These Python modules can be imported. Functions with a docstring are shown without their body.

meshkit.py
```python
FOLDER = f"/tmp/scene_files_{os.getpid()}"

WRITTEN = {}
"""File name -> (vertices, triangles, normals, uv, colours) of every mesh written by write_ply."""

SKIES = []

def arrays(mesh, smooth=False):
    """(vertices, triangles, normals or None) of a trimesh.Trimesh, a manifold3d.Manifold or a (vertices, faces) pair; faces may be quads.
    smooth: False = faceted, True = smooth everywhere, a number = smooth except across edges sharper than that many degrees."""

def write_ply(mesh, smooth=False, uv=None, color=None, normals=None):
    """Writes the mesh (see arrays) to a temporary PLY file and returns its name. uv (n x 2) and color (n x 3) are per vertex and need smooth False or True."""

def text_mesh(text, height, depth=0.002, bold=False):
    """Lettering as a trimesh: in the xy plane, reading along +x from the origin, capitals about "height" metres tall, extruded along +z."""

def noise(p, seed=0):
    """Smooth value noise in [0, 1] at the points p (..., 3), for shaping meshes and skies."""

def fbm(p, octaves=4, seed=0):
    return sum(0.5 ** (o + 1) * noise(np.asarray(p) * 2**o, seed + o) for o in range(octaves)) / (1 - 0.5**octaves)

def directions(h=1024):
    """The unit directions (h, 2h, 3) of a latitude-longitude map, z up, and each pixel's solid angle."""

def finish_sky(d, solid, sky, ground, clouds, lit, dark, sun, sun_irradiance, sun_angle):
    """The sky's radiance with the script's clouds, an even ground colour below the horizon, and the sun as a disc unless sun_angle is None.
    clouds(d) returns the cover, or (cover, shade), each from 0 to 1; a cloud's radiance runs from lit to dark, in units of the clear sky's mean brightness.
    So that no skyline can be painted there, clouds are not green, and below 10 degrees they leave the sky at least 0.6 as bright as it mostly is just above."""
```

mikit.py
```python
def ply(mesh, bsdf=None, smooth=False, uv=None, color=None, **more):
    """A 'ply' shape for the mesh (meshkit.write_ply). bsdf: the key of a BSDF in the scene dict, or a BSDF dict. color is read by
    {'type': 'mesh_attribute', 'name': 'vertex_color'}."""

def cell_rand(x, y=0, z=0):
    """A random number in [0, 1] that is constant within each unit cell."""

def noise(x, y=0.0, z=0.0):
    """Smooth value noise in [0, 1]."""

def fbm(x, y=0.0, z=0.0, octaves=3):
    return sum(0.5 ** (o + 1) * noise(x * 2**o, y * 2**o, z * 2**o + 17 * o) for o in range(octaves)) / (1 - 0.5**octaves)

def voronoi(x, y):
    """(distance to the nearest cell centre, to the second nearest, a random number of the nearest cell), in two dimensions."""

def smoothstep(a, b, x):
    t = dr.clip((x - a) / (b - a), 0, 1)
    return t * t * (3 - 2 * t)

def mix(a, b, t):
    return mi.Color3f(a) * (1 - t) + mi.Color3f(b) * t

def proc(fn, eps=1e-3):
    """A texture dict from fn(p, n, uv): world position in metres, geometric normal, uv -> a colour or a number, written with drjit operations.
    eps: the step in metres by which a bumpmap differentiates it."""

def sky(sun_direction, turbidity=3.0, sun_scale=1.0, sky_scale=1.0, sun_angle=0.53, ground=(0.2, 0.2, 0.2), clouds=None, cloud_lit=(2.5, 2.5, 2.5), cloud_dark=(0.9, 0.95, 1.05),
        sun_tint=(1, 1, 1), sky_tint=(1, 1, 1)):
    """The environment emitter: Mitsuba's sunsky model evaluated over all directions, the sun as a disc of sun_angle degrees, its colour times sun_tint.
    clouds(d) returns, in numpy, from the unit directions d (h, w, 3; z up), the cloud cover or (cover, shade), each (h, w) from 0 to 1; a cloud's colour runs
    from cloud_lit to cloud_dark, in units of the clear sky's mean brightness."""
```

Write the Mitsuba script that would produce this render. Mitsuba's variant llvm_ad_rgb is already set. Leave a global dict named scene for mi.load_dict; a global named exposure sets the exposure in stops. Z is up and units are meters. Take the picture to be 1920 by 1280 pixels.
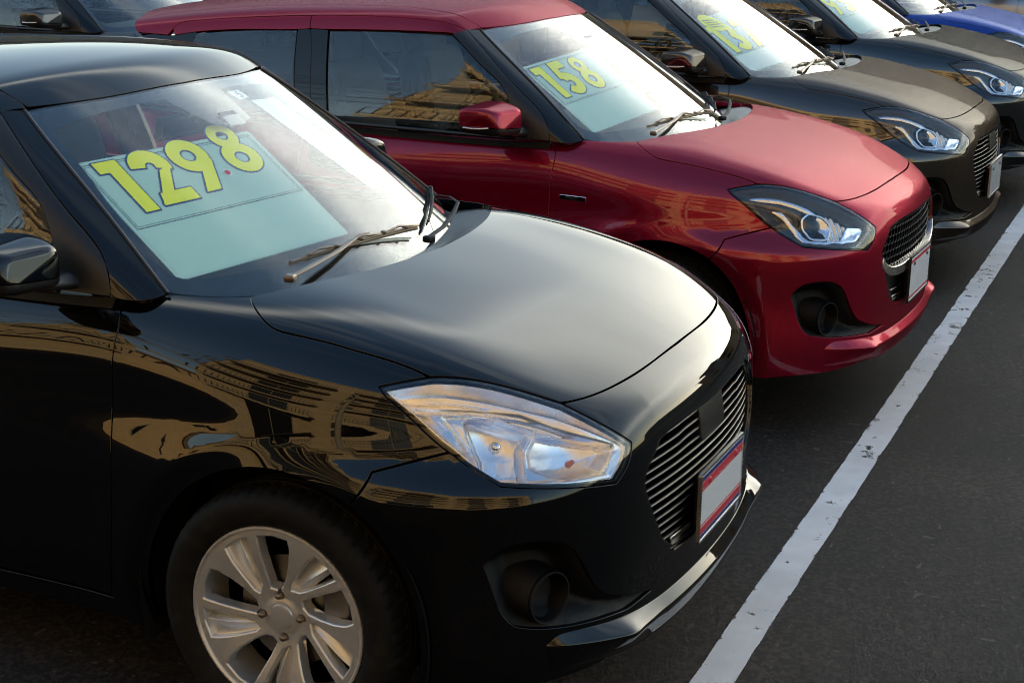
import math, numpy as np, shapely, trimesh, manifold3d as m3, drjit as dr, mitsuba as mi, mikit, meshkit
from shapely.geometry import Polygon, LineString, Point
from shapely import affinity
from scipy.interpolate import RectBivariateSpline, CubicSpline
from scipy.spatial import Delaunay
T = mi.ScalarTransform4f
scene, labels = {}, {}
rng = np.random.default_rng(7)

# ---------------------------------------------------------------- camera, sky, exposure (world frame = frame of the nearest car: x to its nose, y to its left, z up)
CAMERA_AT = np.array([1.771441, -3.498702, 1.874007])
FORWARD, DOWN = np.array([-0.394285, 0.875890, -0.278131]), np.array([0.128861, -0.246965, -0.960418])
scene['camera'] = {'type': 'perspective', 'fov': 35.7077, 'fov_axis': 'x', 'near_clip': 0.05, 'far_clip': 900.0,
                   'to_world': T().look_at(origin=CAMERA_AT.tolist(), target=(CAMERA_AT + FORWARD).tolist(), up=(-DOWN).tolist())}
SUN = (0.22, 0.96, 0.150)
def cloud_cover(d):
    puff = meshkit.fbm(np.stack([d[..., 0] / (d[..., 2] + .3) * 2.2, d[..., 1] / (d[..., 2] + .3) * 3.0, 0 * d[..., 2]], -1) + 5.0, 5, 3)
    tilt = np.degrees(np.arctan2(d[..., 2], d[..., 1]))
    sun = np.array(SUN) / np.linalg.norm(SUN)
    away = np.degrees(np.arccos(np.clip(d @ sun, -1, 1)))
    glow = .86 * np.exp(-(away / 19.5) ** 2) * (.55 + .8 * puff)                # thin high cloud, lit from behind near the sun
    streak = meshkit.fbm(np.stack([tilt / 9.0, d[..., 0] * 1.6, 0 * tilt + .5], -1) + 2.0, 4, 11)
    line = 30 + 22 * np.clip((-d[..., 0] - .2) / .185, 0, 2.2) ** 1.2
    cirrus = .21 * np.exp(-((tilt - line) / 6.5) ** 2) * np.clip(.35 + 1.1 * streak, 0, 1)
    return np.clip(glow + cirrus + .05 * np.clip((streak - .5) * 4, 0, 1) * np.clip(d[..., 1] + .4, 0, 1), 0, 1), np.clip((puff - .5) * 1.6, 0, 1) * .35
scene['sky'] = mikit.sky(SUN, turbidity=2.8, clouds=cloud_cover, cloud_lit=(12.0, 11.6, 9.9), cloud_dark=(4, 4, 3.8), ground=(.06, .055, .05), sky_tint=(.95, .98, 1.05), sun_tint=(.76, .90, 1.12))
exposure = 4.1

# ---------------------------------------------------------------- materials
def rgb(*c): return {'type': 'rgb', 'value': list(c)}
def mat(name, d): scene['mat_' + name] = d
def two(d): return {'type': 'twosided', 'bsdf': d}
def coat(c, ior=1.5): return two({'type': 'plastic', 'diffuse_reflectance': rgb(*c), 'int_ior': ior, 'nonlinear': True})
def rough(c, a): return two({'type': 'roughplastic', 'diffuse_reflectance': rgb(*c), 'alpha': a})
def flake(c, cm, w, a=.38):
    return two({'type': 'blendbsdf', 'weight': w, 'a': {'type': 'plastic', 'diffuse_reflectance': rgb(*c), 'int_ior': 1.55, 'nonlinear': True},
                'b': {'type': 'principled', 'base_color': rgb(*cm), 'metallic': 1.0, 'roughness': a, 'specular': .5, 'clearcoat': 1.0, 'clearcoat_gloss': 1.0}})
mat('paint_black', coat((.0035, .0035, .0045), 1.55))
mat('paint_red', flake((.24, .002, .019), (.64, .009, .062), .30, .34))
mat('paint_brown', flake((.014, .0090, .006), (.13, .088, .062), .22))
mat('paint_black_two', flake((.006, .006, .006), (.05, .05, .052), .2))
mat('paint_blue', flake((.01, .045, .30), (.05, .15, .62), .35))
mat('paint_grey', flake((.34, .35, .37), (.62, .64, .66), .5))
mat('paint_dark', flake((.03, .032, .036), (.12, .125, .135), .35))
mat('gloss_black', coat((.006, .006, .007)))
mat('trim', rough((.012, .012, .013), .22))
mat('trim_matt', two({'type': 'roughplastic', 'diffuse_reflectance': rgb(.006, .006, .0065), 'specular_reflectance': rgb(.55, .55, .55), 'alpha': .42}))
mat('void', {'type': 'diffuse', 'reflectance': rgb(.004, .004, .004)})
mat('rubber', two({'type': 'principled', 'base_color': mikit.proc(lambda p, n, uv: mikit.mix((.0045, .0045, .0045), (.011, .0105, .010), mikit.smoothstep(.45, .8, mikit.fbm(p.x * 30, p.y * 30, p.z * 30, 3)))), 'roughness': .7, 'specular': .2}))
mat('liner', two({'type': 'diffuse', 'reflectance': rgb(.012, .012, .012)}))
mat('wheel_silver', two({'type': 'principled', 'base_color': rgb(.66, .66, .66), 'metallic': .70, 'roughness': .33, 'specular': .5}))
mat('chrome', two({'type': 'roughconductor', 'material': 'Al', 'alpha': .04}))
mat('reflector', two({'type': 'roughconductor', 'material': 'Al', 'alpha': .10, 'specular_reflectance': rgb(.97, .97, .99)}))
mat('satin', two({'type': 'roughconductor', 'material': 'Al', 'alpha': .16, 'specular_reflectance': rgb(.75, .74, .72)}))
mat('steel', two({'type': 'roughconductor', 'material': 'Al', 'alpha': .3, 'specular_reflectance': rgb(.20, .19, .18)}))
mat('slat_metal', two({'type': 'roughconductor', 'material': 'Al', 'alpha': .2, 'specular_reflectance': rgb(.34, .335, .33)}))
mat('copper_metal', two({'type': 'principled', 'base_color': rgb(.20, .155, .12), 'metallic': .85, 'roughness': .3, 'specular': .6}))
mat('glass', {'type': 'thindielectric', 'int_ior': 1.52, 'specular_transmittance': rgb(.90, .96, .945)})
mat('lens', {'type': 'thindielectric', 'int_ior': 1.49, 'specular_transmittance': rgb(.97, .98, .99)})
mat('side_glass', {'type': 'thindielectric', 'int_ior': 1.52, 'specular_transmittance': rgb(.62, .70, .68)})
mat('privacy_glass', {'type': 'thindielectric', 'int_ior': 1.52, 'specular_transmittance': rgb(.16, .17, .18)})
mat('frit', coat((.006, .007, .008)))
mat('dash', rough((.022, .022, .023), .4))
mat('seat', two({'type': 'principled', 'base_color': rgb(.03, .03, .032), 'roughness': .8}))
mat('seat_light', two({'type': 'principled', 'base_color': rgb(.22, .20, .17), 'roughness': .75}))
mat('amber', rough((.62, .13, .015), .08))
mat('red_lamp', coat((.35, .01, .01)))
mat('plate_white', rough((.66, .67, .70), .25))
mat('plate_red', rough((.55, .04, .06), .25))
mat('plate_blue', rough((.025, .03, .16), .25))
mat('plate_grey', rough((.42, .43, .45), .25))
mat('card', two({'type': 'diffuse', 'reflectance': rgb(.47, .66, .60)}))
mat('card_white', two({'type': 'diffuse', 'reflectance': rgb(.74, .82, .79)}))
mat('card_teal', two({'type': 'diffuse', 'reflectance': rgb(.49, .69, .62)}))
mat('ink', two({'type': 'diffuse', 'reflectance': rgb(.03, .05, .07)}))
mat('ink_outline', two({'type': 'diffuse', 'reflectance': rgb(.045, .055, .17)}))
mat('digit_yellow', two({'type': 'diffuse', 'reflectance': rgb(.95, .92, .045)}))
mat('dot_red', two({'type': 'diffuse', 'reflectance': rgb(.6, .03, .05)}))
mat('paper', two({'type': 'diffuse', 'reflectance': rgb(.86, .87, .86)}))

# ---------------------------------------------------------------- the body surface of the hatchback: plan curves at nine heights, a hood height field and a cabin
XC, XR = -.47, -2.55
SR = np.pi / 2 + (XC - XR) / .75
SE = SR + np.pi / 2
def stad(x, y):
    y = np.abs(y)
    s = np.where(x > XC, np.arctan2(y, x - XC), np.where(x < XR, SR + np.arctan2(XR - x, np.maximum(y, 1e-9)), np.pi / 2 + (XC - x) / .75))
    return s, np.where(x > XC, np.hypot(y, x - XC), np.where(x < XR, np.hypot(y, XR - x), y))
def spine(s):
    s = np.abs(s)
    ox = np.where(s < np.pi / 2, XC, np.where(s > SR, XR, XC - (s - np.pi / 2) * .75))
    a = np.where(s < np.pi / 2, s, np.where(s > SR, np.pi / 2 + s - SR, np.pi / 2))
    return ox, np.cos(a), np.sin(a)
LEVELS = {
1.05: ([(.60,0),(.58,.25),(.53,.42),(.45,.54),(.3,.63),(.1,.675),(-.2,.69),(-.47,.69)], [.69,.69,.70,.69,-2.95]),
.92: ([(.66,0),(.64,.25),(.60,.42),(.53,.53),(.42,.62),(.25,.69),(.0,.73),(-.25,.74),(-.47,.742)], [.75,.755,.76,.765,-3.0]),
.82: ([(.70,0),(.685,.22),(.655,.38),(.61,.50),(.55,.575),(.45,.66),(.33,.72),(.2,.757),(0,.78),(-.22,.775),(-.47,.762)], [.775,.785,.80,.82,-3.02]),
.72: ([(.735,0),(.725,.2),(.705,.35),(.675,.47),(.63,.555),(.55,.635),(.45,.70),(.35,.745),(.2,.785),(0,.805),(-.22,.79),(-.47,.772)], [.785,.795,.815,.835,-3.03]),
.62: ([(.75,0),(.741,.2),(.7205,.355),(.691,.478),(.65,.573),(.574,.676),(.478,.750),(.378,.795),(.2,.832),(0,.839),(-.22,.818),(-.47,.790)], [.795,.80,.82,.84,-3.035]),
.50: ([(.75,0),(.742,.2),(.722,.36),(.692,.485),(.65,.58),(.575,.68),(.48,.755),(.38,.80),(.2,.835),(0,.84),(-.22,.825),(-.47,.80)], [.805,.81,.825,.842,-3.03]),
.38: ([(.745,0),(.737,.2),(.717,.36),(.688,.49),(.645,.59),(.575,.685),(.48,.76),(.38,.805),(.2,.835),(0,.84),(-.22,.83),(-.47,.805)], [.81,.815,.825,.84,-3.0]),
.27: ([(.745,0),(.737,.2),(.717,.36),(.688,.49),(.645,.59),(.575,.685),(.48,.76),(.38,.805),(.2,.83),(0,.835),(-.22,.82),(-.47,.79)], [.79,.80,.82,.83,-2.97]),
.16: ([(.70,0),(.69,.2),(.67,.36),(.645,.48),(.61,.57),(.55,.66),(.46,.74),(.36,.79),(.2,.81),(0,.81),(-.22,.79),(-.47,.75)], [.75,.76,.79,.80,-2.9])}
ZL = np.array(sorted(LEVELS))
SG = np.concatenate([np.linspace(0, np.pi / 2, 33), np.linspace(np.pi / 2, SR, 21)[1:], np.linspace(SR, SE, 17)[1:]])
def plan_curve(front, side):
    w, tail = side[:4], side[4]
    P = np.array(list(front) + list(zip([-.9, -1.4, -1.9, -2.3], w)) + [(-2.6, w[3] - .02), (-2.85, w[3] - .10), (tail + .10, w[3] - .25), (tail + .02, .35), (tail, 0)], float)
    P = np.vstack([[P[1, 0], -P[1, 1]], P, [P[-2, 0], -P[-2, 1]]])
    t = np.concatenate([[0], np.cumsum(np.linalg.norm(np.diff(P, axis=0), axis=1) ** .5)])
    q = CubicSpline(t, P)(np.linspace(t[1], t[-2], 2500))
    s, r = stad(q[:, 0], q[:, 1])
    return np.interp(SG, np.maximum.accumulate(s + np.arange(len(s)) * 1e-9), r)
RADIUS = RectBivariateSpline(SG, ZL, np.array([plan_curve(*LEVELS[z]) for z in ZL]).T, kx=3, ky=3)
HX = [-.8, -.45, -.2, 0, .2, .4, .55, .65, .74, .85]
HY = np.array([0, .2, .4, .55, .68, .85])
HT = np.array([[1.0424,1.0372,1.0216,1.001,.9707,.9105],[1.031,1.0266,1.0129,.9943,.9658,.9123],[1.014,1.0105,1.0018,.9855,.9557,.9034],[.9859,.9849,.98,.9701,.94,.8877],[.9471,.9458,.9418,.9354,.9094,.8591],
               [.8989,.8961,.8902,.8809,.8577,.8126],[.8478,.8433,.8316,.8175,.7962,.7447],[.8065,.8007,.7861,.7681,.7441,.6865],[.7541,.7483,.733,.7105,.6764,.609],[.6651,.6557,.637,.6086,.5704,.4924]])
HOOD = RectBivariateSpline(HX, np.concatenate([-HY[:0:-1], HY]), np.concatenate([HT[:, :0:-1], HT], 1), kx=3, ky=3)
def sst(t):
    t = np.clip(t, 0, 1)
    return t * t * (3 - 2 * t)
def smax(a, b, k):
    h = np.maximum(k - np.abs(a - b), 0) / k
    return np.maximum(a, b) + h * h * h * k / 6
def body(p):
    x, y, z = p[..., 0], p[..., 1], p[..., 2]
    a, r = stad(x, y)
    fl = sum(.018 * sst((.42 - np.hypot(x - wx, z - .31)) / .075) for wx in (.005, -2.45)) * np.clip((np.abs(y) - .4) / .2, 0, 1)
    u, v = (z - .50) / .135, (.72 - z) / .085
    kink = np.clip(-smax(-u, -v, .10), 0, 1) * np.clip((a - .3) / .2, 0, 1) * np.clip((1.35 - a) / .3, 0, 1)
    R = RADIUS.ev(a, np.clip(z - .055 * kink, ZL[0], ZL[-1])) - fl - .0015
    top = .95 * (z - HOOD.ev(np.clip(x, HX[0], HX[-1]), np.clip(y, -.85, .85)))
    return smax(r - R, top, .04 + .10 * np.clip((a - .28) / .42, 0, 1))
ROOF = CubicSpline([-2.9, -2.4, -1.9, -1.4, -1.0, -.75, -.5], [1.2762, 1.3494, 1.4023, 1.4284, 1.4219, 1.3697, 1.2511])
TUMBLE = CubicSpline([.80, .95, 1.10, 1.25, 1.36, 1.46], [.7657, .7479, .7109, .6504, .5949, .5344])
def windscreen_x(y, z):
    dz = z - .97
    return -.148 - .4753 * y ** 2 - 1.4828 * dz - .4667 * dz * np.abs(dz)
def cabin_tail(p): return cabin(p, 1.65)
def cabin(p, slope=1.0054):
    x, y, z = p[..., 0], p[..., 1], p[..., 2]
    w = .58 * (x - windscreen_x(y, z))
    g = TUMBLE(np.clip(z, .8, 1.5)) - .012 * np.clip((-1.3 - x), 0, 2) ** 2 - .02 * np.clip((x + .9) / .5, 0, 2) ** 2
    ro = z - (ROOF(np.clip(x, -3.1, -.4)) - .1193 * y ** 2 - .1 * y ** 4)
    re = .75 * (-x - 2.98 + slope * np.clip(z - .95, 0, 1) + .18 * y ** 2)
    return smax(smax(w, ro, .03), smax(.93 * (np.abs(y) - g), re, .12), .07)

# ---------------------------------------------------------------- meshing: a panel is a polygon in a chart of the surface
def normals(f, P, e=8e-4):
    g = np.stack([f(P + d) - f(P - d) for d in np.eye(3) * e], -1)
    return g / np.maximum(np.linalg.norm(g, axis=-1, keepdims=True), 1e-12)
def cast(f, o, d, t0, t1, n=26):
    """first crossing from negative (t0 side) to positive along each ray"""
    t = np.linspace(t0, t1, n)
    F = f(o[:, None] + d[:, None] * t[None, :, None])
    pos = (F > 0)
    i = np.clip(n - np.argmax(~pos[:, ::-1], 1), 1, n - 1)
    k = np.arange(len(o))
    a, b, fa, fb = t[i - 1], t[i], F[k, i - 1], F[k, i]
    for _ in range(9):
        m = np.where(_ % 3 == 2, (a + b) / 2, a + (b - a) * np.clip(fa / (fa - fb + 1e-15), .02, .98))
        fm = f(o + d * m[:, None])
        s = fm > 0
        a, fa, b, fb = np.where(s, a, m), np.where(s, fa, fm), np.where(s, m, b), np.where(s, fm, fb)
    m = a + (b - a) * np.clip(fa / (fa - fb + 1e-15), 0, 1)
    return o + d * m[:, None]
class Rad:
    def __init__(s, f, z0, rear=False): s.f, s.z0, s.rear = f, z0, rear
    def to2(s, P):
        P = np.asarray(P, float)
        a, r = stad(P[:, 0], P[:, 1])
        if s.rear: a = SE - a
        return np.stack([np.where(P[:, 1] < 0, -1, 1) * a * .9, np.arctan2(P[:, 2] - s.z0, r) * .9], 1)
    def to3(s, q):
        sg = q[:, 0] / .9
        if s.rear: sg = np.where(sg < 0, -1, 1) * (SE - np.abs(sg))
        ox, ex, ey = spine(sg)
        ph = q[:, 1] / .9
        o = np.stack([ox, 0 * ox, 0 * ox + s.z0], 1)
        return cast(s.f, o, np.stack([ex * np.cos(ph), ey * np.sign(sg + 1e-12) * np.cos(ph), np.sin(ph)], 1), .12, 1.75)
class Top:
    def __init__(s, f, z0=.35, z1=1.7): s.f, s.z0, s.z1 = f, z0, z1
    def to2(s, P): return np.asarray(P, float)[:, :2]
    def to3(s, q):
        o = np.stack([q[:, 0], q[:, 1], 0 * q[:, 0]], 1)
        return cast(s.f, o, np.tile([0, 0, 1.0], (len(q), 1)), s.z0, s.z1, 40)
class Side:
    def __init__(s, f): s.f = f
    def to2(s, P): return np.asarray(P, float)[:, [0, 2]]
    def to3(s, q):
        o = np.stack([q[:, 0], 0 * q[:, 0], q[:, 1]], 1)
        return cast(s.f, o, np.tile([0, -1.0, 0], (len(q), 1)), .15, 1.3)
class Flat:
    """identity chart over the plane; height(q) gives z"""
    def __init__(s, height=None): s.h = height
    def f(s, P): return P[..., 2] - (s.h(P[..., :2]) if s.h else 0)
    def to2(s, P): return np.asarray(P, float)[:, :2]
    def to3(s, q): return np.column_stack([q, s.h(q) if s.h else 0 * q[:, 0]])
def curve2(q, h):
    q = np.asarray(q, float)
    if len(q) > 2:
        t = np.concatenate([[0], np.cumsum(np.linalg.norm(np.diff(q, axis=0), axis=1) ** .7)])
        d = CubicSpline(t, q)(np.linspace(0, t[-1], 400))
    else:
        d = q
    l = np.concatenate([[0], np.cumsum(np.linalg.norm(np.diff(d, axis=0), axis=1))])
    n = max(2, int(math.ceil(l[-1] / h)) + 1)
    u = np.linspace(0, l[-1], n)
    return np.stack([np.interp(u, l, d[:, k]) for k in (0, 1)], 1)
def outline(chart, segs, h):
    return Polygon(np.vstack([curve2(chart.to2(np.array(s, float)), h)[:-1] for s in segs])).buffer(0)
def ring_points(c, h):
    c = np.asarray(c)[:-1]
    out = [c[0]]
    for a, b in zip(c, np.roll(c, -1, 0)):
        n = max(1, int(round(np.linalg.norm(b - a) / h)))
        out += [a + (b - a) * k / n for k in range(1, n + 1)]
    out = np.array(out[:-1])
    keep = [0]
    for i in range(1, len(out)):
        if np.linalg.norm(out[i] - out[keep[-1]]) > .4 * h: keep.append(i)
    return out[keep]
def tri2(poly, h):
    rings = [ring_points(r.coords, h) for r in [poly.exterior, *poly.interiors]]
    pp = Polygon(rings[0], rings[1:]).buffer(0)
    x0, y0, x1, y1 = poly.bounds
    gy = np.arange(y0, y1 + h, h * .866)
    G = np.concatenate([np.stack([np.arange(x0 + (i % 2) * h / 2, x1 + h, h), np.full(len(np.arange(x0 + (i % 2) * h / 2, x1 + h, h)), y)], 1) for i, y in enumerate(gy)])
    G = G[shapely.contains_xy(pp, G[:, 0], G[:, 1])]
    if len(G): G = G[shapely.distance(shapely.points(G), shapely.boundary(pp)) > .55 * h]
    Q = np.vstack(rings + [G])
    F = Delaunay(Q).simplices
    c = Q[F].mean(1)
    F = F[shapely.contains_xy(pp, c[:, 0], c[:, 1])]
    a = Q[F]
    area = (a[:, 1, 0] - a[:, 0, 0]) * (a[:, 2, 1] - a[:, 0, 1]) - (a[:, 2, 0] - a[:, 0, 0]) * (a[:, 1, 1] - a[:, 0, 1])
    F = np.where((area < 0)[:, None], F[:, ::-1], F)[np.abs(area) > 1e-10]
    return Q, F, [len(r) for r in rings]
def panel(chart, poly, h, inset=.0022, rim=.016, r=.0014, off=0.0, dent=None, only=None):
    """(V, F, N): the polygon laid on the chart's surface (lifted by off), with rounded edges turned in by rim"""
    V, F, N = [], [], []
    base = 0
    poly = poly.buffer(-inset, join_style=2) if inset else poly
    for g in getattr(poly, 'geoms', [poly]):
        if g.area < h * h: continue
        Q, f, counts = tri2(g, h)
        P = chart.to3(Q)
        n = normals(chart.f, P)
        a = P[f]
        if np.mean(np.einsum('ij,ij->i', np.cross(a[:, 1] - a[:, 0], a[:, 2] - a[:, 0]), n[f[:, 0]])) < 0: f = f[:, ::-1]
        P = P + n * off
        if dent is not None:
            P = P - n * dent(Q)[:, None]
            n = meshkit.arrays((P, f), True)[2]
        vs, fs, ns = [P], [f], [n]
        k0 = len(P)
        if rim:
            i0 = 0
            for c in counts:
                idx = np.arange(i0, i0 + c)
                i0 += c
                q, p, nn = Q[idx], P[idx], n[idx]
                tg = np.roll(q, -1, 0) - np.roll(q, 1, 0)
                o2 = np.stack([tg[:, 1], -tg[:, 0]], 1)
                o2 /= np.maximum(np.linalg.norm(o2, axis=1, keepdims=True), 1e-12)
                ctr = q + o2 * 1e-4
                o2 = np.where((shapely.contains_xy(g, ctr[:, 0], ctr[:, 1]))[:, None], -o2, o2)
                t3 = np.roll(p, -1, 0) - np.roll(p, 1, 0)
                od = np.cross(t3, nn)
                po = chart.to3(q + o2 * 2e-3) - chart.to3(q)
                od *= np.sign(np.einsum('ij,ij->i', od, po))[:, None]
                od /= np.maximum(np.linalg.norm(od, axis=1, keepdims=True), 1e-12)
                rings, rn = [p], [nn]
                for ang in (.5, 1.05, np.pi / 2):
                    rings.append(p + od * r * math.sin(ang) - nn * r * (1 - math.cos(ang)))
                    rn.append(nn * math.cos(ang) + od * math.sin(ang))
                rings.append(rings[-1] - nn * rim)
                rn.append(rn[-1])
                m = len(rings)
                i = np.arange(c)
                j = (i + 1) % c
                st = [np.stack([k * c + i, k * c + j, (k + 1) * c + j, (k + 1) * c + i], 1) for k in range(m - 1)]
                st = np.vstack(st)
                st = np.vstack([st[:, [0, 1, 2]], st[:, [0, 2, 3]]])
                vv, nv = np.vstack(rings), np.vstack(rn)
                aa = vv[st]
                cr = np.cross(aa[:, 1] - aa[:, 0], aa[:, 2] - aa[:, 0])
                st = np.where((np.einsum('ij,ij->i', cr, nv[st].sum(1)) < 0)[:, None], st[:, ::-1], st)
                vs.append(vv); ns.append(nv); fs.append(st + k0)
                k0 += len(vv)
        V += vs; N += ns; F += [x + base for x in fs]
        base += k0
    return np.vstack(V), np.vstack(F), np.vstack(N)
def mirror(m):
    V, F = m[0] * [1, -1, 1], m[1][:, ::-1]
    return (V, F, None if m[2] is None else m[2] * [1, -1, 1])
def mirror_pts(segs): return [[(x, -y, z) for x, y, z in s] for s in segs]
def flip_join(half):
    """closes a half outline (list of segments from the centre line round to the centre line, y < 0) with its mirror image"""
    return half + [[(x, -y, z) for x, y, z in s[::-1]] for s in half[::-1]]
def join(*ms):
    V, F, N, k = [], [], [], 0
    for m in ms:
        if not isinstance(m, tuple): m = solid(m)
        V.append(m[0]); F.append(m[1] + k); N.append(m[2]); k += len(m[0])
    return np.vstack(V), np.vstack(F), np.vstack(N)
def solid(m, smooth=35):
    v, f, n = meshkit.arrays(m, smooth)
    return (v, f, n)
def moved(m, M):
    A = np.asarray(M, float)
    R = A[:3, :3]
    n = m[2] @ np.linalg.inv(R)
    return m[0] @ R.T + A[:3, 3], m[1] if np.linalg.det(R) > 0 else m[1][:, ::-1], n / np.maximum(np.linalg.norm(n, axis=1, keepdims=True), 1e-12)
def mtx(loc=(0, 0, 0), x=(1, 0, 0), y=(0, 1, 0), z=(0, 0, 1)):
    M = np.eye(4)
    M[:3, 0], M[:3, 1], M[:3, 2], M[:3, 3] = x, y, z, loc
    return M
def rbox(size, r, loc=(0, 0, 0), rot=(0, 0, 0), seg=12, taper=None):
    """rounded box as a hull of eight spheres"""
    sx, sy, sz = [v / 2 - r for v in size]
    pts = []
    for a in (-1, 1):
        for b in (-1, 1):
            for c in (-1, 1):
                t = 1.0 if not taper or c < 0 else taper
                pts.append(m3.Manifold.sphere(r, seg).translate([a * sx * t, b * sy * t, c * sz]))
    m = m3.Manifold.batch_hull(pts).rotate(list(rot)).translate(list(loc))
    return solid(m, 40)
def tube(pts, rad, n=10, closed=False, flat=1.0, up=None):
    P = np.asarray(pts, float)
    rad = np.broadcast_to(rad, len(P))
    t = np.gradient(P, axis=0)
    t /= np.linalg.norm(t, axis=1, keepdims=True)
    u = np.array(up if up is not None else ([0, 0, 1.0] if abs(t[0, 2]) < .9 else [1.0, 0, 0]))
    a = np.cross(t, u); a /= np.linalg.norm(a, axis=1, keepdims=True)
    b = np.cross(a, t)
    th = np.arange(n) * 2 * np.pi / n
    dirs = a[:, None] * np.cos(th)[None, :, None] + b[:, None] * (np.sin(th) * flat)[None, :, None]
    V = P[:, None] + dirs * rad[:, None, None]
    N = a[:, None] * np.cos(th)[None, :, None] + b[:, None] * (np.sin(th) / flat)[None, :, None]
    N /= np.linalg.norm(N, axis=2, keepdims=True)
    m = len(P)
    i, j = np.meshgrid(np.arange(m - 1), np.arange(n), indexing='ij')
    k = (j + 1) % n
    F = np.stack([i * n + j, i * n + k, (i + 1) * n + k, (i + 1) * n + j], -1).reshape(-1, 4)
    F = np.vstack([F[:, [0, 1, 2]], F[:, [0, 2, 3]]])
    V, N = V.reshape(-1, 3), N.reshape(-1, 3)
    e = len(V)
    caps, cn, cf = [], [], []
    for s, sg in ((0, -1), (m - 1, 1)):
        caps += [V[s * n:(s + 1) * n]]; cn += [np.tile(t[s] * sg, (n, 1))]
        cf += [[e + (0 if s == 0 else n) + q for q in ((0, w, w + 1) if sg > 0 else (0, w + 1, w))] for w in range(1, n - 1)]
    V, N, F = np.vstack([V] + caps), np.vstack([N] + cn), np.vstack([F, np.array(cf)])
    a = V[F]
    fl = np.einsum('ij,ij->i', np.cross(a[:, 1] - a[:, 0], a[:, 2] - a[:, 0]), N[F[:, 0]]) < 0
    return V, np.where(fl[:, None], F[:, ::-1], F), N
def lathe(prof, n=96, smooth=30, axis=None):
    """profile of (radius, height) turned about z"""
    prof = np.asarray(prof, float)
    th = np.arange(n) * 2 * np.pi / n
    V = np.stack([prof[:, None, 0] * np.cos(th), prof[:, None, 0] * np.sin(th), np.broadcast_to(prof[:, None, 1], (len(prof), n))], -1).reshape(-1, 3)
    i, j = np.meshgrid(np.arange(len(prof) - 1), np.arange(n), indexing='ij')
    k = (j + 1) % n
    F = np.stack([i * n + j, i * n + k, (i + 1) * n + k, (i + 1) * n + j], -1).reshape(-1, 4)
    return solid((V, F), smooth)
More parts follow.
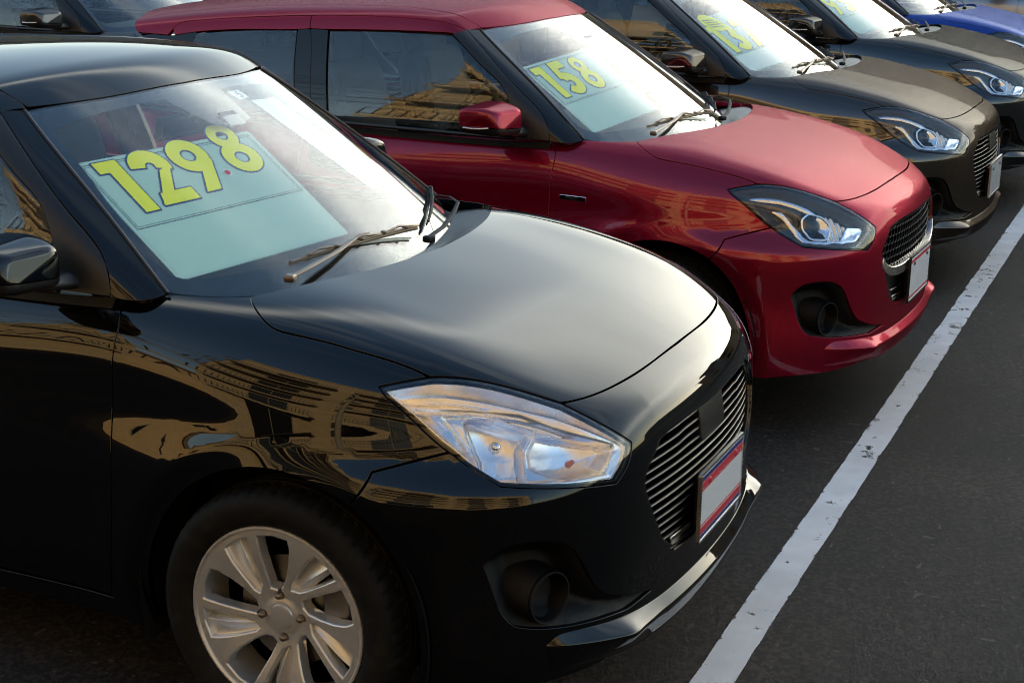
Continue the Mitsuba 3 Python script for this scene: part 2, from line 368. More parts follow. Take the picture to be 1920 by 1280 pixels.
def plate(poly, z0, z1, h=.01, r=.0008):
    """a flat polygon from z0 to z1 with softened edges, in the xy plane"""
    ms = []
    for g in getattr(poly, 'geoms', [poly]):
        if g.area > 1e-9:
            m = trimesh.creation.extrude_polygon(g, z1 - z0, engine='earcut')
            m.apply_translation([0, 0, z0])
            ms.append(solid(m, 20))
    return join(*ms)
def put(m, bsdf=None, **more):
    V, F, N = m
    d = {'type': 'ply', 'filename': meshkit.write_ply((V, F), False, normals=N), 'face_normals': N is None, **more}
    if bsdf: d['bsdf'] = {'type': 'ref', 'id': 'mat_' + bsdf}
    return d
def thing(key, m, bsdf, label=None, category=None, group=None, kind=None, **more):
    n, base = 0, key
    while key in scene: n += 1; key = f'{base}_{n:03d}'
    scene[key] = put(m, bsdf, **more)
    if label or kind: labels[key] = {k: v for k, v in (('label', label), ('category', category), ('group', group), ('kind', kind)) if v}
    return key
# ---------------------------------------------------------------- the hatchback's parts, built once: (key, dict of the mesh, bsdf or '@paint', variants)
BODY, NOSE, CABIN, DECK = Rad(body, .45), Rad(body, .45), Rad(cabin, .80), Top(body)
TAIL, TAILCAB = Rad(body, .45, True), Rad(cabin_tail, 1.05, True)
REARCAB = Rad(cabin_tail, 1.05)
GLASS, ROOFTOP, FLANK = Top(cabin), Top(cabin), Side(cabin)
CAR = []
def part(key, m, bsdf, only=None, both=False):
    CAR.append((key, put(m), bsdf, only))
    if both:
        a, *b = key.split('__')
        CAR.append(('__'.join([a + '_001'] + b), put(mirror(m)), bsdf, only))
def arc(cx, cz, r, a0, a1, n, y):
    return [(cx + r * math.cos(a), y, cz + r * math.sin(a)) for a in np.linspace(math.radians(a0), math.radians(a1), n)]
# outlines, near side (y < 0), in metres
HOOD_REAR = [(0, 0, .986), (-.006, -.10, .986), (-.014, -.187, .987), (-.030, -.28, .988), (-.052, -.37, .988), (-.080, -.45, .986), (-.112, -.52, .983), (-.150, -.578, .978), (-.174, -.604, .973)]
HOOD_SIDE = [(-.174, -.604, .973), (-.141, -.64, .961), (-.105, -.666, .947), (-.076, -.681, .937), (-.052, -.687, .931), (-.004, -.687, .926), (.073, -.683, .919), (.149, -.679, .908), (.222, -.672, .895), (.28, -.668, .881), (.308, -.667, .871)]
LAMP_TOP = [(.308, -.667, .871), (.372, -.632, .868), (.441, -.595, .853), (.501, -.562, .832), (.552, -.533, .812)]
HOOD_FRONT = [(.552, -.533, .812), (.585, -.46, .81), (.609, -.345, .81), (.621, -.236, .812), (.626, -.138, .815), (.628, 0, .816)]
LAMP_BACK = [(.219, -.723, .853), (.266, -.696, .864), (.308, -.667, .871)]
LAMP_NOSE = [(.552, -.533, .812), (.614, -.506, .778), (.660, -.469, .74), (.681, -.444, .716)]
LAMP_FRONT = [(.681, -.444, .716), (.682, -.465, .682), (.671, -.512, .645)]
LAMP_LOW = [(.671, -.512, .645), (.621, -.589, .656), (.547, -.66, .666), (.478, -.702, .673)]
LAMP_REAR = [(.478, -.702, .673), (.443, -.711, .694), (.385, -.7225, .735)]
LAMP_REAR2 = [(.385, -.7225, .735), (.334, -.730, .771), (.286, -.733, .808), (.241, -.730, .835), (.219, -.723, .853)]
SEAM = [(.385, -.7225, .735), (.28, -.769, .704), (.217, -.791, .684)]
ARCH_C, ARCH_R = (.005, .308), .352
def arch(a0, a1, n=14): return arc(*ARCH_C, ARCH_R, a0, a1, n, -.80)
aseam = math.degrees(math.atan2(.684 - .308, .217 - .005))
s_in = arch(aseam, aseam, 1)[0]
FEND_TOP = [(-.474, -.674, .962), (-.431, -.662, .965), (-.364, -.651, .967), (-.291, -.641, .968), (-.174, -.604, .973)]
DOOR_CUT = [(-.474, -.674, .962), (-.449, -.712, .932), (-.441, -.726, .914), (-.439, -.738, .892), (-.441, -.749, .864), (-.443, -.757, .828), (-.442, -.764, .774), (-.44, -.773, .688), (-.436, -.798, .504), (-.444, -.801, .36), (-.46, -.80, .262)]
BELT = [(-.474, -.674, .962), (-.60, -.685, .957), (-.80, -.697, .951), (-1.083, -.704, .948), (-1.276, -.699, .952), (-1.50, -.70, .955)]
H = .013
# hood
hood = outline(DECK, flip_join([HOOD_REAR, HOOD_SIDE, LAMP_TOP, HOOD_FRONT]), H)
part('hood', panel(DECK, hood, H, inset=.0028), '@paint')
# front wings
fen = outline(BODY, [HOOD_SIDE, LAMP_BACK[::-1], LAMP_REAR2[::-1], SEAM, arch(aseam, 196, 16)[0:], [arch(196, 196, 1)[0], (-.36, -.79, .185)], [(-.36, -.79, .185), (-.452, -.79, .19)], [(-.452, -.79, .19), (-.46, -.80, .262)], DOOR_CUT[::-1], FEND_TOP], H)
part('fender', panel(BODY, fen, H, inset=.0028), '@paint', both=True)
# bumper with its openings
GRILLE = [[(.731, 0, .712), (.724, -.15, .712), (.7115, -.29, .706), (.707, -.335, .699)], [(.707, -.335, .699), (.709, -.362, .675), (.705, -.397, .647), (.705, -.413, .612)], [(.705, -.413, .612), (.711, -.396, .561), (.718, -.352, .490), (.721, -.318, .440)], [(.721, -.318, .440), (.728, -.262, .404)], [(.728, -.262, .404), (.742, 0, .398)]]
FOG = [[(.484, -.758, .508), (.492, -.753, .522), (.508, -.740, .542), (.533, -.720, .553)], [(.533, -.720, .553), (.578, -.681, .556), (.613, -.642, .543), (.635, -.614, .511), (.654, -.583, .449), (.675, -.535, .394)], [(.675, -.535, .394), (.695, -.46, .366), (.713, -.369, .345)], [(.713, -.369, .345), (.697, -.464, .336)],
       [(.697, -.464, .336), (.65, -.60, .347), (.591, -.677, .357), (.546, -.721, .37)], [(.546, -.721, .37), (.52, -.739, .405), (.502, -.75, .462), (.484, -.758, .508)]]
grille_hole = outline(NOSE, flip_join(GRILLE), H)
fog_hole = outline(NOSE, FOG, H)
fog_far = outline(NOSE, mirror_pts(FOG), H)
bump = outline(NOSE, flip_join([HOOD_FRONT[::-1], LAMP_NOSE, LAMP_FRONT, LAMP_LOW, LAMP_REAR, SEAM, arch(aseam, -14, 14), [arch(-14, -14, 1)[0], (.352, -.79, .205)], [(.352, -.79, .205), (.47, -.75, .216), (.60, -.62, .226), (.70, -.45, .236), (.742, 0, .250)]]), H)
bump = bump.difference(shapely.union_all([grille_hole, fog_hole, fog_far]))
part('front_bumper', panel(NOSE, bump, .0115, rim=.022), '@paint')
# doors, sills, rear quarters
door = outline(BODY, [DOOR_CUT, [(-.46, -.80, .262), (-1.46, -.81, .262)], [(-1.46, -.81, .262), (-1.52, -.78, .60), (-1.50, -.70, .955)], BELT[::-1]], .02)
part('front_door', panel(BODY, door, .02, inset=.0028), '@paint', both=True)
RD = [[(-1.50, -.70, .955), (-1.52, -.78, .60), (-1.46, -.81, .262)], [(-1.46, -.81, .262), (-1.98, -.82, .262)], [(-1.98, -.82, .262), (-2.03, -.82, .36), (-2.10, -.82, .52), (-2.20, -.82, .64), (-2.27, -.81, .70), (-2.30, -.72, .965)], [(-2.30, -.72, .965), (-1.9, -.70, .962), (-1.50, -.70, .955)]]
part('rear_door', panel(BODY, outline(BODY, RD, .02), .02), '@paint', both=True)
part('sill', panel(BODY, outline(BODY, [[(-.40, -.79, .255), (-2.02, -.81, .255)], [(-2.02, -.81, .255), (-2.05, -.80, .19)], [(-2.05, -.80, .19), (-.38, -.78, .19)], [(-.38, -.78, .19), (-.40, -.79, .255)]], .02), .02), '@paint', both=True)
RQ = [[(-2.30, -.72, .965), (-2.27, -.81, .70), (-2.20, -.82, .64)], arc(-2.45, .308, .352, 52, 0, 10, -.82)[0:0] or [(-2.20, -.82, .64), (-2.235, -.82, .588)], arc(-2.45, .308, .352, 52, 170, 14, -.82), [arc(-2.45, .308, .352, 170, 170, 1, -.82)[0], (-2.84, -.72, .42)], [(-2.84, -.72, .42), (-2.97, -.5, .45), (-3.0, -.3, .48)], [(-3.0, -.3, .48), (-2.99, -.40, .80), (-2.93, -.50, .965)], [(-2.93, -.50, .965), (-2.75, -.66, .965), (-2.30, -.72, .965)]]
part('rear_quarter', panel(BODY, outline(BODY, RQ, .025), .025), '@paint', both=True)
RB = [[(-3.0, 0, .46), (-3.0, -.3, .46), (-2.97, -.5, .435), (-2.84, -.72, .405)], [(-2.84, -.72, .405), (-2.79, -.79, .36)], [(-2.79, -.79, .36), (-2.78, -.79, .22)], [(-2.78, -.79, .22), (-2.93, -.5, .21), (-2.95, 0, .21)]]
part('rear_bumper', panel(TAIL, outline(TAIL, flip_join(RB), .025), .025), '@paint')
part('tailgate', panel(TAIL, outline(TAIL, flip_join([[(-2.99, 0, .49), (-3.0, -.285, .49)], [(-3.0, -.285, .49), (-2.99, -.385, .80), (-2.93, -.47, .965)], [(-2.93, -.47, .965), (-2.97, 0, .965)]]), .025), .025), '@paint')
# cabin: roof, rails, pillars and glass
def F3(L): return [(x, -.6, z) for x, z in L]
DITCH = [(-.866, -.497, 1.332), (-.885, -.500, 1.345), (-.950, -.503, 1.373), (-1.023, -.505, 1.386), (-1.152, -.500, 1.396), (-1.397, -.493, 1.394), (-1.901, -.497, 1.367), (-2.262, -.519, 1.327), (-2.383, -.535, 1.309)]
ROOF_FRONT = [(-.772, 0, 1.342), (-.776, -.10, 1.342), (-.793, -.262, 1.339), (-.824, -.388, 1.336), (-.866, -.497, 1.332)]
ROOF_REAR = [(-2.383, -.535, 1.309), (-2.46, -.52, 1.30), (-2.53, -.40, 1.30), (-2.60, -.2, 1.31), (-2.62, 0, 1.31)]
part('roof', panel(ROOFTOP, outline(ROOFTOP, flip_join([ROOF_FRONT, DITCH, ROOF_REAR]), .02), .02, inset=.0032), '@paint')
CAB = Rad(cabin, 1.05)
DSEAM = [(-.892, -.564, 1.329), (-.925, -.573, 1.342), (-.988, -.580, 1.355), (-1.104, -.583, 1.362), (-1.341, -.583, 1.361), (-1.578, -.589, 1.352), (-1.908, -.6, 1.328), (-2.143, -.606, 1.303), (-2.192, -.613, 1.293), (-2.222, -.629, 1.268), (-2.239, -.643, 1.243)]
WIN_TOP = [(-.925, -.611, 1.319), (-1.131, -.618, 1.318), (-1.319, -.622, 1.313), (-1.469, -.624, 1.306), (-1.6, -.628, 1.300), (-1.888, -.631, 1.284), (-2.106, -.636, 1.262), (-2.16, -.65, 1.245)]
rail = outline(CAB, [DITCH, ROOF_REAR[:2], [(-2.46, -.52, 1.30), (-2.44, -.56, 1.262), (-2.40, -.63, 1.243)], [(-2.40, -.63, 1.243), (-2.239, -.643, 1.243)], DSEAM[::-1], [(-.892, -.564, 1.329), (-.866, -.497, 1.332)]], .012)
part('roof_rail', panel(CAB, rail, .012, inset=.0034), '@paint', both=True)
XB = [(-1.571, -.589, 1.352), (-1.560, -.62, 1.303)]
fr = outline(CAB, [DSEAM[:5] + [(-1.571, -.589, 1.352)], XB, [XB[1]] + WIN_TOP[3:0:-1] + [(-.905, -.60, 1.316)], [(-.905, -.60, 1.316), (-.892, -.564, 1.329)]], .01)
part('front_door__window_frame', panel(CAB, fr, .012, inset=.0034), '@paint', both=True)
fr = outline(CAB, [[XB[0]] + DSEAM[6:10], [DSEAM[9], (-2.205, -.64, 1.243)], [(-2.205, -.64, 1.243), (-2.106, -.636, 1.262), (-1.888, -.631, 1.284), (-1.6, -.628, 1.300), XB[1]], XB[::-1]], .01)
part('rear_door__window_frame', panel(CAB, fr, .012, inset=.0034), '@paint', both=True)
WS = [(-.357, -.66, .971), (-.452, -.635, 1.044), (-.561, -.604, 1.124), (-.702, -.565, 1.221), (-.862, -.511, 1.327)]
CUT = [(-.895, -.557, 1.328), (-.737, -.628, 1.218), (-.605, -.669, 1.123), (-.497, -.70, 1.037), (-.465, -.715, .968)]
ap = outline(CAB, [WS, [WS[-1], CUT[0]], CUT, [CUT[-1], (-.40, -.67, .966), WS[0]]], .01)
part('windscreen_pillar', panel(CAB, ap, .011), 'gloss_black', both=True)
GL = [(-.930, -.60, 1.312), (-.856, -.637, 1.266), (-.763, -.664, 1.202), (-.681, -.685, 1.145), (-.630, -.714, 1.068), (-.600, -.735, .985)]
sail = outline(CAB, [CUT, [CUT[-1], (-.600, -.735, .968)], [(-.600, -.735, .968), GL[-1]], GL[::-1], [GL[0], CUT[0]]], .01)
part('front_door__mirror_corner', panel(CAB, sail, .011), 'trim', both=True)
gF = outline(FLANK, [GL, [GL[-1], (-.776, -.741, .979), (-.968, -.742, .977), (-1.249, -.743, .976), (-1.405, -.74, .978)], [(-1.405, -.74, .978), (-1.469, -.624, 1.302)], [(-1.469, -.624, 1.302), (-1.319, -.622, 1.308), (-1.131, -.618, 1.313), (-.930, -.611, 1.312)]], .03)
part('front_door__window', panel(FLANK, gF, .03, rim=0, off=-.004), 'side_glass', both=True)
bp1 = outline(FLANK, [F3([(-1.474, 1.304), (-1.410, .978)]), F3([(-1.410, .978), (-1.478, .968)]), F3([(-1.478, .968), (-1.498, 1.056), (-1.519, 1.175), (-1.556, 1.303)]), F3([(-1.556, 1.303), (-1.474, 1.304)])], .015)
part('front_door__door_pillar', panel(FLANK, bp1, .015), 'gloss_black', both=True)
bp2 = outline(FLANK, [F3([(-1.556, 1.303), (-1.519, 1.175), (-1.498, 1.056), (-1.478, .968)]), F3([(-1.478, .968), (-1.55, .970)]), F3([(-1.55, .970), (-1.58, 1.10), (-1.614, 1.298)]), F3([(-1.614, 1.298), (-1.556, 1.303)])], .015)
part('rear_door__door_pillar', panel(FLANK, bp2, .015), 'gloss_black', both=True)
gR = outline(FLANK, [F3([(-1.618, 1.296), (-1.585, 1.10), (-1.558, .98)]), F3([(-1.558, .98), (-1.95, .99)]), F3([(-1.95, .99), (-2.05, 1.10), (-2.108, 1.226)]), F3([(-2.108, 1.226), (-2.104, 1.258)]), F3([(-2.104, 1.258), (-1.888, 1.281), (-1.618, 1.296)])], .03)
part('rear_door__window', panel(FLANK, gR, .03, rim=0, off=-.004), 'privacy_glass', both=True)
cp = outline(REARCAB, [[(-2.106, -.64, 1.259), (-2.112, -.65, 1.226), (-2.055, -.70, 1.10), (-1.955, -.73, .985)], [(-1.955, -.73, .985), (-2.35, -.73, .985)], [(-2.35, -.73, .985), (-2.72, -.62, .985)], [(-2.72, -.62, .985), (-2.55, -.60, 1.12), (-2.38, -.60, 1.235)], [(-2.38, -.60, 1.235), (-2.239, -.643, 1.238), (-2.18, -.64, 1.245)], [(-2.18, -.64, 1.245), (-2.106, -.64, 1.259)]], .018)
part('rear_pillar', panel(REARCAB, cp.buffer(.008), .018, off=-.004), 'gloss_black', both=True)
part('rear_door__handle', rbox((.11, .014, .035), .006, (-2.17, -.655, 1.195), (20, 0, 0)), 'trim', both=True)
part('front_door__handle', join(rbox((.19, .03, .03), .012, (-1.36, -.79, .83)), rbox((.02, .05, .02), .008, (-1.29, -.775, .83)), rbox((.02, .05, .02), .008, (-1.43, -.775, .83))), '@paint', both=True)
belt = [(x, -abs(TUMBLE(.966)) - .004, .966 + .004 * (x < -1.5)) for x in np.linspace(-.60, -2.3, 24)]
belt = FLANK.to3(np.array([(b[0], b[2]) for b in belt])) + [0, -.002, 0]
part('belt_moulding', tube(belt, .0095, 10, flat=.8), 'trim', both=True)
shelf = outline(CAB, [[CUT[-1], (-.60, -.735, .957), (-1.2, -.74, .957), (-1.9, -.74, .96), (-2.3, -.73, .966)], [(-2.3, -.73, .966), (-2.3, -.73, .94)], [(-2.3, -.73, .94), (-1.2, -.74, .93), (-.47, -.71, .94)], [(-.47, -.71, .94), CUT[-1]]], .02)
part('belt_filler', panel(CAB, shelf, .02, rim=.004, off=-.022), 'trim_matt', both=True)
rs = outline(TAILCAB, flip_join([[(-2.62, 0, 1.27), (-2.56, -.3, 1.262), (-2.47, -.5, 1.235)], [(-2.47, -.5, 1.235), (-2.62, -.58, 1.12), (-2.73, -.60, 1.0)], [(-2.73, -.60, 1.0), (-2.9, -.3, .99), (-2.93, 0, .985)]]), .03)
part('rear_window', panel(TAILCAB, rs, .03, off=-.003), 'privacy_glass')
# windscreen, its black border and seals
WS_BOTTOM = [(-.092, 0, .93), (-.115, -.2, .934), (-.175, -.40, .944), (-.265, -.56, .958), (-.357, -.66, .971)]
wsp = outline(GLASS, flip_join([WS_BOTTOM, WS, [WS[-1]] + ROOF_FRONT[-2::-1]]), .02)
part('windscreen', panel(GLASS, wsp, .02, inset=.003, rim=0), 'glass')
INNER = [[(-.735, 0, 1.315), (-.738, -.107, 1.318), (-.757, -.268, 1.312), (-.778, -.407, 1.306), (-.785, -.47, 1.295)], [(-.785, -.47, 1.295), (-.783, -.50, 1.28), (-.686, -.536, 1.221), (-.586, -.57, 1.151), (-.496, -.593, 1.088), (-.438, -.611, 1.044), (-.392, -.617, 1.012)], [(-.392, -.617, 1.012), (-.374, -.612, .998), (-.350, -.592, .994), (-.292, -.491, .99), (-.222, -.29, .994), (-.188, -.094, .994), (-.186, 0, .994)]]
inner = outline(GLASS, flip_join(INNER), .02)
pod = Polygon([(-.72, -.12), (-.62, -.075), (-.60, .02), (-.62, .09), (-.72, .12), (-.86, .12), (-.86, -.12)]).buffer(.02).buffer(-.02)
part('windscreen__border', panel(GLASS, wsp.buffer(-.004).difference(inner.difference(pod)), .016, inset=0, rim=0, off=-.006), 'frit')
part('windscreen__seal', tube(GLASS.to3(curve2(np.array(WS)[:, :2], .03)) + [0, -.002, .001], .0042, 8), 'trim', both=False)
part('windscreen__seal_001', mirror(tube(GLASS.to3(curve2(np.array(WS)[:, :2], .03)) + [0, -.002, .001], .0042, 8)), 'trim')
part('windscreen__sensor', rbox((.13, .09, .03), .01, (-.655, .0, 1.225), (0, 38, 0)), 'trim_matt')
part('windscreen__sensor_cover', rbox((.05, .07, .004), .0015, (-.628, .01, 1.262), (0, 38, 0)), 'plate_grey')
# cowl between the glass and the hood
cv = []
for y in np.linspace(-.63, .63, 43):
    xh = float(np.interp(abs(y), [-p[1] for p in HOOD_REAR], [p[0] for p in HOOD_REAR]))
    zh = float(np.interp(abs(y), [-p[1] for p in HOOD_REAR], [p[2] for p in HOOD_REAR]))
    xg = float(np.interp(abs(y), [-p[1] for p in WS_BOTTOM], [p[0] for p in WS_BOTTOM])) - .012
    cv.append([(xh + .012, y, zh - .010), (xh + .002, y, zh - .014), (xh * .55 + xg * .45, y, zh - .028), (xg + .015, y, zh - .044), (xg - .03, y, zh - .050)])
cv = np.array(cv); n1 = cv.shape[1]
ii, jj = np.meshgrid(np.arange(len(cv) - 1), np.arange(n1 - 1), indexing='ij')
part('cowl', solid((cv.reshape(-1, 3), np.stack([ii * n1 + jj, (ii + 1) * n1 + jj, (ii + 1) * n1 + jj + 1, ii * n1 + jj + 1], -1).reshape(-1, 4)), 50), 'trim')
# wipers
def blade(a, b, bow, out, clips=True):
    a, b = np.array(a), np.array(b)
    t = np.linspace(0, 1, 17)[:, None]
    c = a + (b - a) * t + np.array(out) * (bow * 4 * t * (1 - t))
    rub = c + np.array([-.004, 0, -.008])
    m = [tube(c, .0045, 8, flat=.6), tube(rub, .003, 6, flat=1.6)]
    for k in (2, 5, 8, 11, 14) if clips else (): m.append(rbox((.012, .015, .010), .003, c[k] + [0, 0, .003], (0, 0, 60), 8))
    for k0, k1 in ((1, 6), (6, 11), (11, 16)): m.append(tube([c[k0], c[(k0 + k1) // 2] + [.002, 0, .010], c[k1]], .0032, 6))
    return join(*m)
part('wiper__blade', blade((-.232, -.345, .992), (-.150, .155, .996), .012, (.7, 0, .7)), 'copper_metal')
part('wiper__arm', join(tube([(-.168, -.437, .985), (-.166, -.36, .992), (-.172, -.22, 1.001), (-.186, -.112, 1.010), (-.190, -.085, 1.014), (-.184, -.05, 1.012)], [.0085, .0085, .0075, .0055, .004, .004], 10, flat=.45), rbox((.026, .028, .018), .006, (-.168, -.448, .982), (0, 0, 10))), 'copper_metal')
part('wiper_001__blade', blade((-.163, .235, .990), (-.375, .655, .998), .014, (.7, .2, .6), False), 'trim_matt')
part('wiper_001__arm', join(tube([(-.088, .10, .983), (-.100, .20, .988), (-.140, .345, .998), (-.170, .43, 1.008), (-.215, .47, 1.013), (-.262, .49, 1.010), (-.30, .515, 1.004)], [.008, .008, .007, .0055, .004, .0035, .0035], 10, flat=.45), rbox((.03, .025, .018), .006, (-.085, .09, .979), (0, 0, 70))), 'trim_matt')
# door mirrors
def mirror_shell():
    pts = [(-.565, -.80, 1.010, .018), (-.565, -.805, 1.068, .022), (-.578, -.93, 1.02, .022), (-.59, -.938, 1.066, .022), (-.62, -.80, 1.080, .026), (-.62, -.948, 1.076, .022), (-.685, -.80, 1.010, .014), (-.685, -.80, 1.090, .014), (-.70, -.96, 1.022, .014), (-.70, -.96, 1.080, .014)]
    m = m3.Manifold.batch_hull([m3.Manifold.sphere(r, 20).translate([x, y, z]) for x, y, z, r in pts]).refine_to_length(.016)
    t = trimesh.Trimesh(*[np.array(q) for q in (m.to_mesh().vert_properties[:, :3], m.to_mesh().tri_verts)], process=True)
    trimesh.smoothing.filter_taubin(t, iterations=45)
    return t
msh = mirror_shell()
top = msh.slice_plane([0, -.88, 1.024], [0, .1, 1], cap=True); low = msh.slice_plane([0, -.88, 1.021], [0, -.1, -1], cap=True)
FOLD = np.eye(4); FA = math.radians(72); FOLD[:2, :2] = [[math.cos(FA), -math.sin(FA)], [math.sin(FA), math.cos(FA)]]
FOLD[:2, 3] = np.array([-.63, .765]) - FOLD[:2, :2] @ [-.63, .765]
def both_mirrors(k, m, b):
    part('door_mirror__' + k, m, b); part('door_mirror_001__' + k, moved(mirror(m), FOLD), b)
both_mirrors('shell', solid(top, 50), '@paint')
both_mirrors('base', join(solid(low, 50), solid(m3.Manifold.batch_hull([m3.Manifold.sphere(.014, 12).translate(q) for q in [(-.56, -.72, .985), (-.66, -.72, .985), (-.575, -.83, 1.0), (-.65, -.83, 1.0), (-.57, -.74, 1.0), (-.64, -.74, 1.0)]]), 40)), 'trim')
both_mirrors('indicator', tube([(-.60, -.955, 1.030), (-.625, -.965, 1.027), (-.655, -.973, 1.026), (-.69, -.975, 1.028)], .007, 10, flat=.8), 'satin')
# headlights
def lamp_poly(ch): return outline(ch, [LAMP_BACK, LAMP_TOP, LAMP_NOSE, LAMP_FRONT, LAMP_LOW, LAMP_REAR, LAMP_REAR2], .008)
LP = lamp_poly(NOSE)
def npoly(L): return Polygon(NOSE.to2(np.array(L)))
def sd(poly, q):
    p = shapely.points(q)
    d = shapely.distance(p, shapely.boundary(poly))
    return np.where(shapely.contains_xy(poly, q[:, 0], q[:, 1]), d, -d)
def ramp(poly, q, w): return sst(sd(poly, q) / w)
part('headlight__lens', panel(NOSE, LP, .012, inset=.005, rim=.012, off=.001), 'lens', both=True)
part('headlight__seal', panel(NOSE, LP.buffer(-.0005).difference(LP.buffer(-.0065, join_style=2)), .008, inset=0, rim=0, off=-.0015), 'gloss_black', both=True)
part('headlight__housing_wall', panel(NOSE, LP.buffer(-.0072).difference(LP.buffer(-.0084)), .006, inset=0, rim=.075, off=-.010, r=.0004), 'reflector', 'hal', True)
HAL = dict(step1=[(.24,-.726,.842),(.282,-.716,.836),(.326,-.698,.836),(.38,-.667,.84),(.445,-.621,.837),(.498,-.584,.825),(.542,-.567,.803),(.613,-.528,.765),(.673,-.466,.718),(.661,-.521,.663),(.561,-.644,.674),(.483,-.697,.679),(.446,-.707,.699),(.358,-.726,.757),(.279,-.736,.807)],
 step2=[(.349,-.705,.812),(.357,-.696,.82),(.399,-.67,.825),(.447,-.639,.823),(.503,-.595,.815),(.539,-.574,.801),(.601,-.542,.768),(.671,-.471,.716),(.661,-.52,.664),(.561,-.643,.676),(.482,-.696,.68),(.449,-.707,.696),(.42,-.711,.722),(.385,-.712,.763),(.357,-.711,.795)],
 bowl=[(.397,-.689,.801),(.408,-.674,.813),(.461,-.633,.817),(.523,-.601,.792),(.544,-.59,.784),(.536,-.613,.766),(.526,-.64,.737),(.53,-.653,.705),(.535,-.662,.681),(.482,-.695,.683),(.451,-.702,.705),(.429,-.701,.734),(.411,-.699,.764)],
 turn=[(.541,-.605,.771),(.596,-.554,.762),(.671,-.47,.718),(.67,-.492,.692),(.659,-.524,.668),(.609,-.596,.674),(.534,-.646,.713),(.528,-.638,.736)])
HAL = {k: npoly(v).buffer(0) for k, v in HAL.items()}
LV0 = LP.bounds[1]
HAL = {k: v.buffer(.006).buffer(-.012).buffer(.006) for k, v in HAL.items()}
def bowl(q, cx, cy, ax, ay, rot, depth):
    u, v = q[:, 0] - cx, q[:, 1] - cy
    cr, sr = math.cos(rot), math.sin(rot)
    return depth * np.clip(1 - ((u * cr + v * sr) / ax) ** 2 - ((v * cr - u * sr) / ay) ** 2, -.05, 1)
BC = NOSE.to2(np.array([(.474, -.668, .742), (.606, -.565, .716)]))
def hal_dent(q):
    d = .008 + .010 * ramp(LP.buffer(-.003), q, .022) + .26 * np.clip(q[:, 1] - LV0, 0, 1)
    d = d + .007 * ramp(HAL['step1'], q, .009) + .010 * ramp(HAL['step2'], q, .010)
    d = d + ramp(HAL['bowl'], q, .007) * (.012 + bowl(q, *BC[0], .085, .068, -.35, .050))
    return d + ramp(HAL['turn'], q, .006) * (.008 + bowl(q, *BC[1], .075, .058, -.30, .034))
part('headlight__reflector', panel(NOSE, LP, .0028, inset=.0062, rim=0, dent=hal_dent), 'reflector', 'hal', True)
def lamp_at(P, depth):
    P = np.array([P], float)
    n = normals(body, P)
    return (P - n * depth)[0], n[0]
c, n = lamp_at((.611, -.577, .71), .048)
part('headlight__bulb', solid(m3.Manifold.batch_hull([m3.Manifold.sphere(.0075, 20).translate((c).tolist()), m3.Manifold.sphere(.0055, 20).translate((c + n * .020).tolist())]), 40), 'amber', 'hal', True)
c, n = lamp_at((.47, -.675, .745), .055)
part('headlight__bulb_shield', join(tube([c, c + n * .032], [.013, .011], 20), solid(m3.Manifold.sphere(.011, 20).translate((c + n * .034).tolist()), 40)), 'chrome', 'hal', True)
HID = dict(brow=[(.3,-.711,.833),(.335,-.69,.84),(.395,-.661,.837),(.447,-.641,.821),(.488,-.624,.802),(.518,-.616,.782),(.487,-.636,.791),(.448,-.652,.808),(.399,-.673,.822),(.339,-.699,.828)],
 blade=[(.383,-.702,.79),(.413,-.688,.787),(.436,-.687,.762),(.47,-.681,.728),(.503,-.672,.702),(.565,-.63,.695),(.643,-.544,.69),(.651,-.524,.705),(.657,-.514,.701),(.65,-.535,.683),(.566,-.633,.689),(.498,-.68,.694),(.461,-.688,.723),(.426,-.692,.761)],
 tube=[(.478,-.658,.767),(.496,-.628,.791),(.54,-.6,.777),(.571,-.594,.748),(.574,-.608,.723),(.561,-.629,.703),(.517,-.661,.707),(.486,-.67,.731)],
 fin=[(.522,-.614,.785),(.566,-.573,.778),(.621,-.547,.737),(.6,-.596,.698),(.569,-.628,.699),(.579,-.606,.723),(.575,-.593,.748),(.552,-.597,.769)],
 turn=[(.624,-.546,.733),(.663,-.487,.722),(.655,-.524,.691),(.605,-.592,.693)])
HID = {k: npoly(v).buffer(0) for k, v in HID.items()}
HID['tube'] = HID['tube'].buffer(.012).buffer(-.032).buffer(.020)
for k in ('brow', 'blade', 'fin', 'turn'): HID[k] = HID[k].buffer(.0045).buffer(-.0035).buffer(.0005)
def hid_dent(q):
    d = .012 + .020 * ramp(LP.buffer(-.004), q, .03)
    core = shapely.union_all([HID['tube'].buffer(.012), HID['fin'], HID['turn'].buffer(.004)])
    return d + .030 * ramp(core, q, .012) + .022 * ramp(HID['tube'], q, .02)
part('headlight__bezel', panel(NOSE, LP, .0055, inset=.0062, rim=0, dent=hid_dent), 'trim', 'hid', True)
part('headlight__brow_strip', panel(NOSE, HID['brow'], .005, inset=0, rim=.01, dent=lambda q: .026 - .006 * ramp(HID['brow'], q, .012)), 'reflector', 'hid', True)
part('headlight__light_blade', panel(NOSE, HID['blade'], .005, inset=0, rim=.02, dent=lambda q: .026 - .004 * ramp(HID['blade'], q, .008)), 'reflector', 'hid', True)
part('headlight__reflector_fin', panel(NOSE, HID['fin'], .005, inset=0, rim=.012, dent=lambda q: .040 + .004 * np.sin(q[:, 0] * 420)), 'satin', 'hid', True)
part('headlight__turn_reflector', panel(NOSE, HID['turn'], .005, inset=0, rim=.01, dent=lambda q: .030 + .012 * ramp(HID['turn'], q, .03)), 'reflector', 'hid', True)
part('headlight__projector_ring', panel(NOSE, HID['tube'].difference(HID['tube'].buffer(-.0032)), .004, inset=0, rim=.03, dent=lambda q: .028 + 0 * q[:, 0]), 'chrome', 'hid', True)
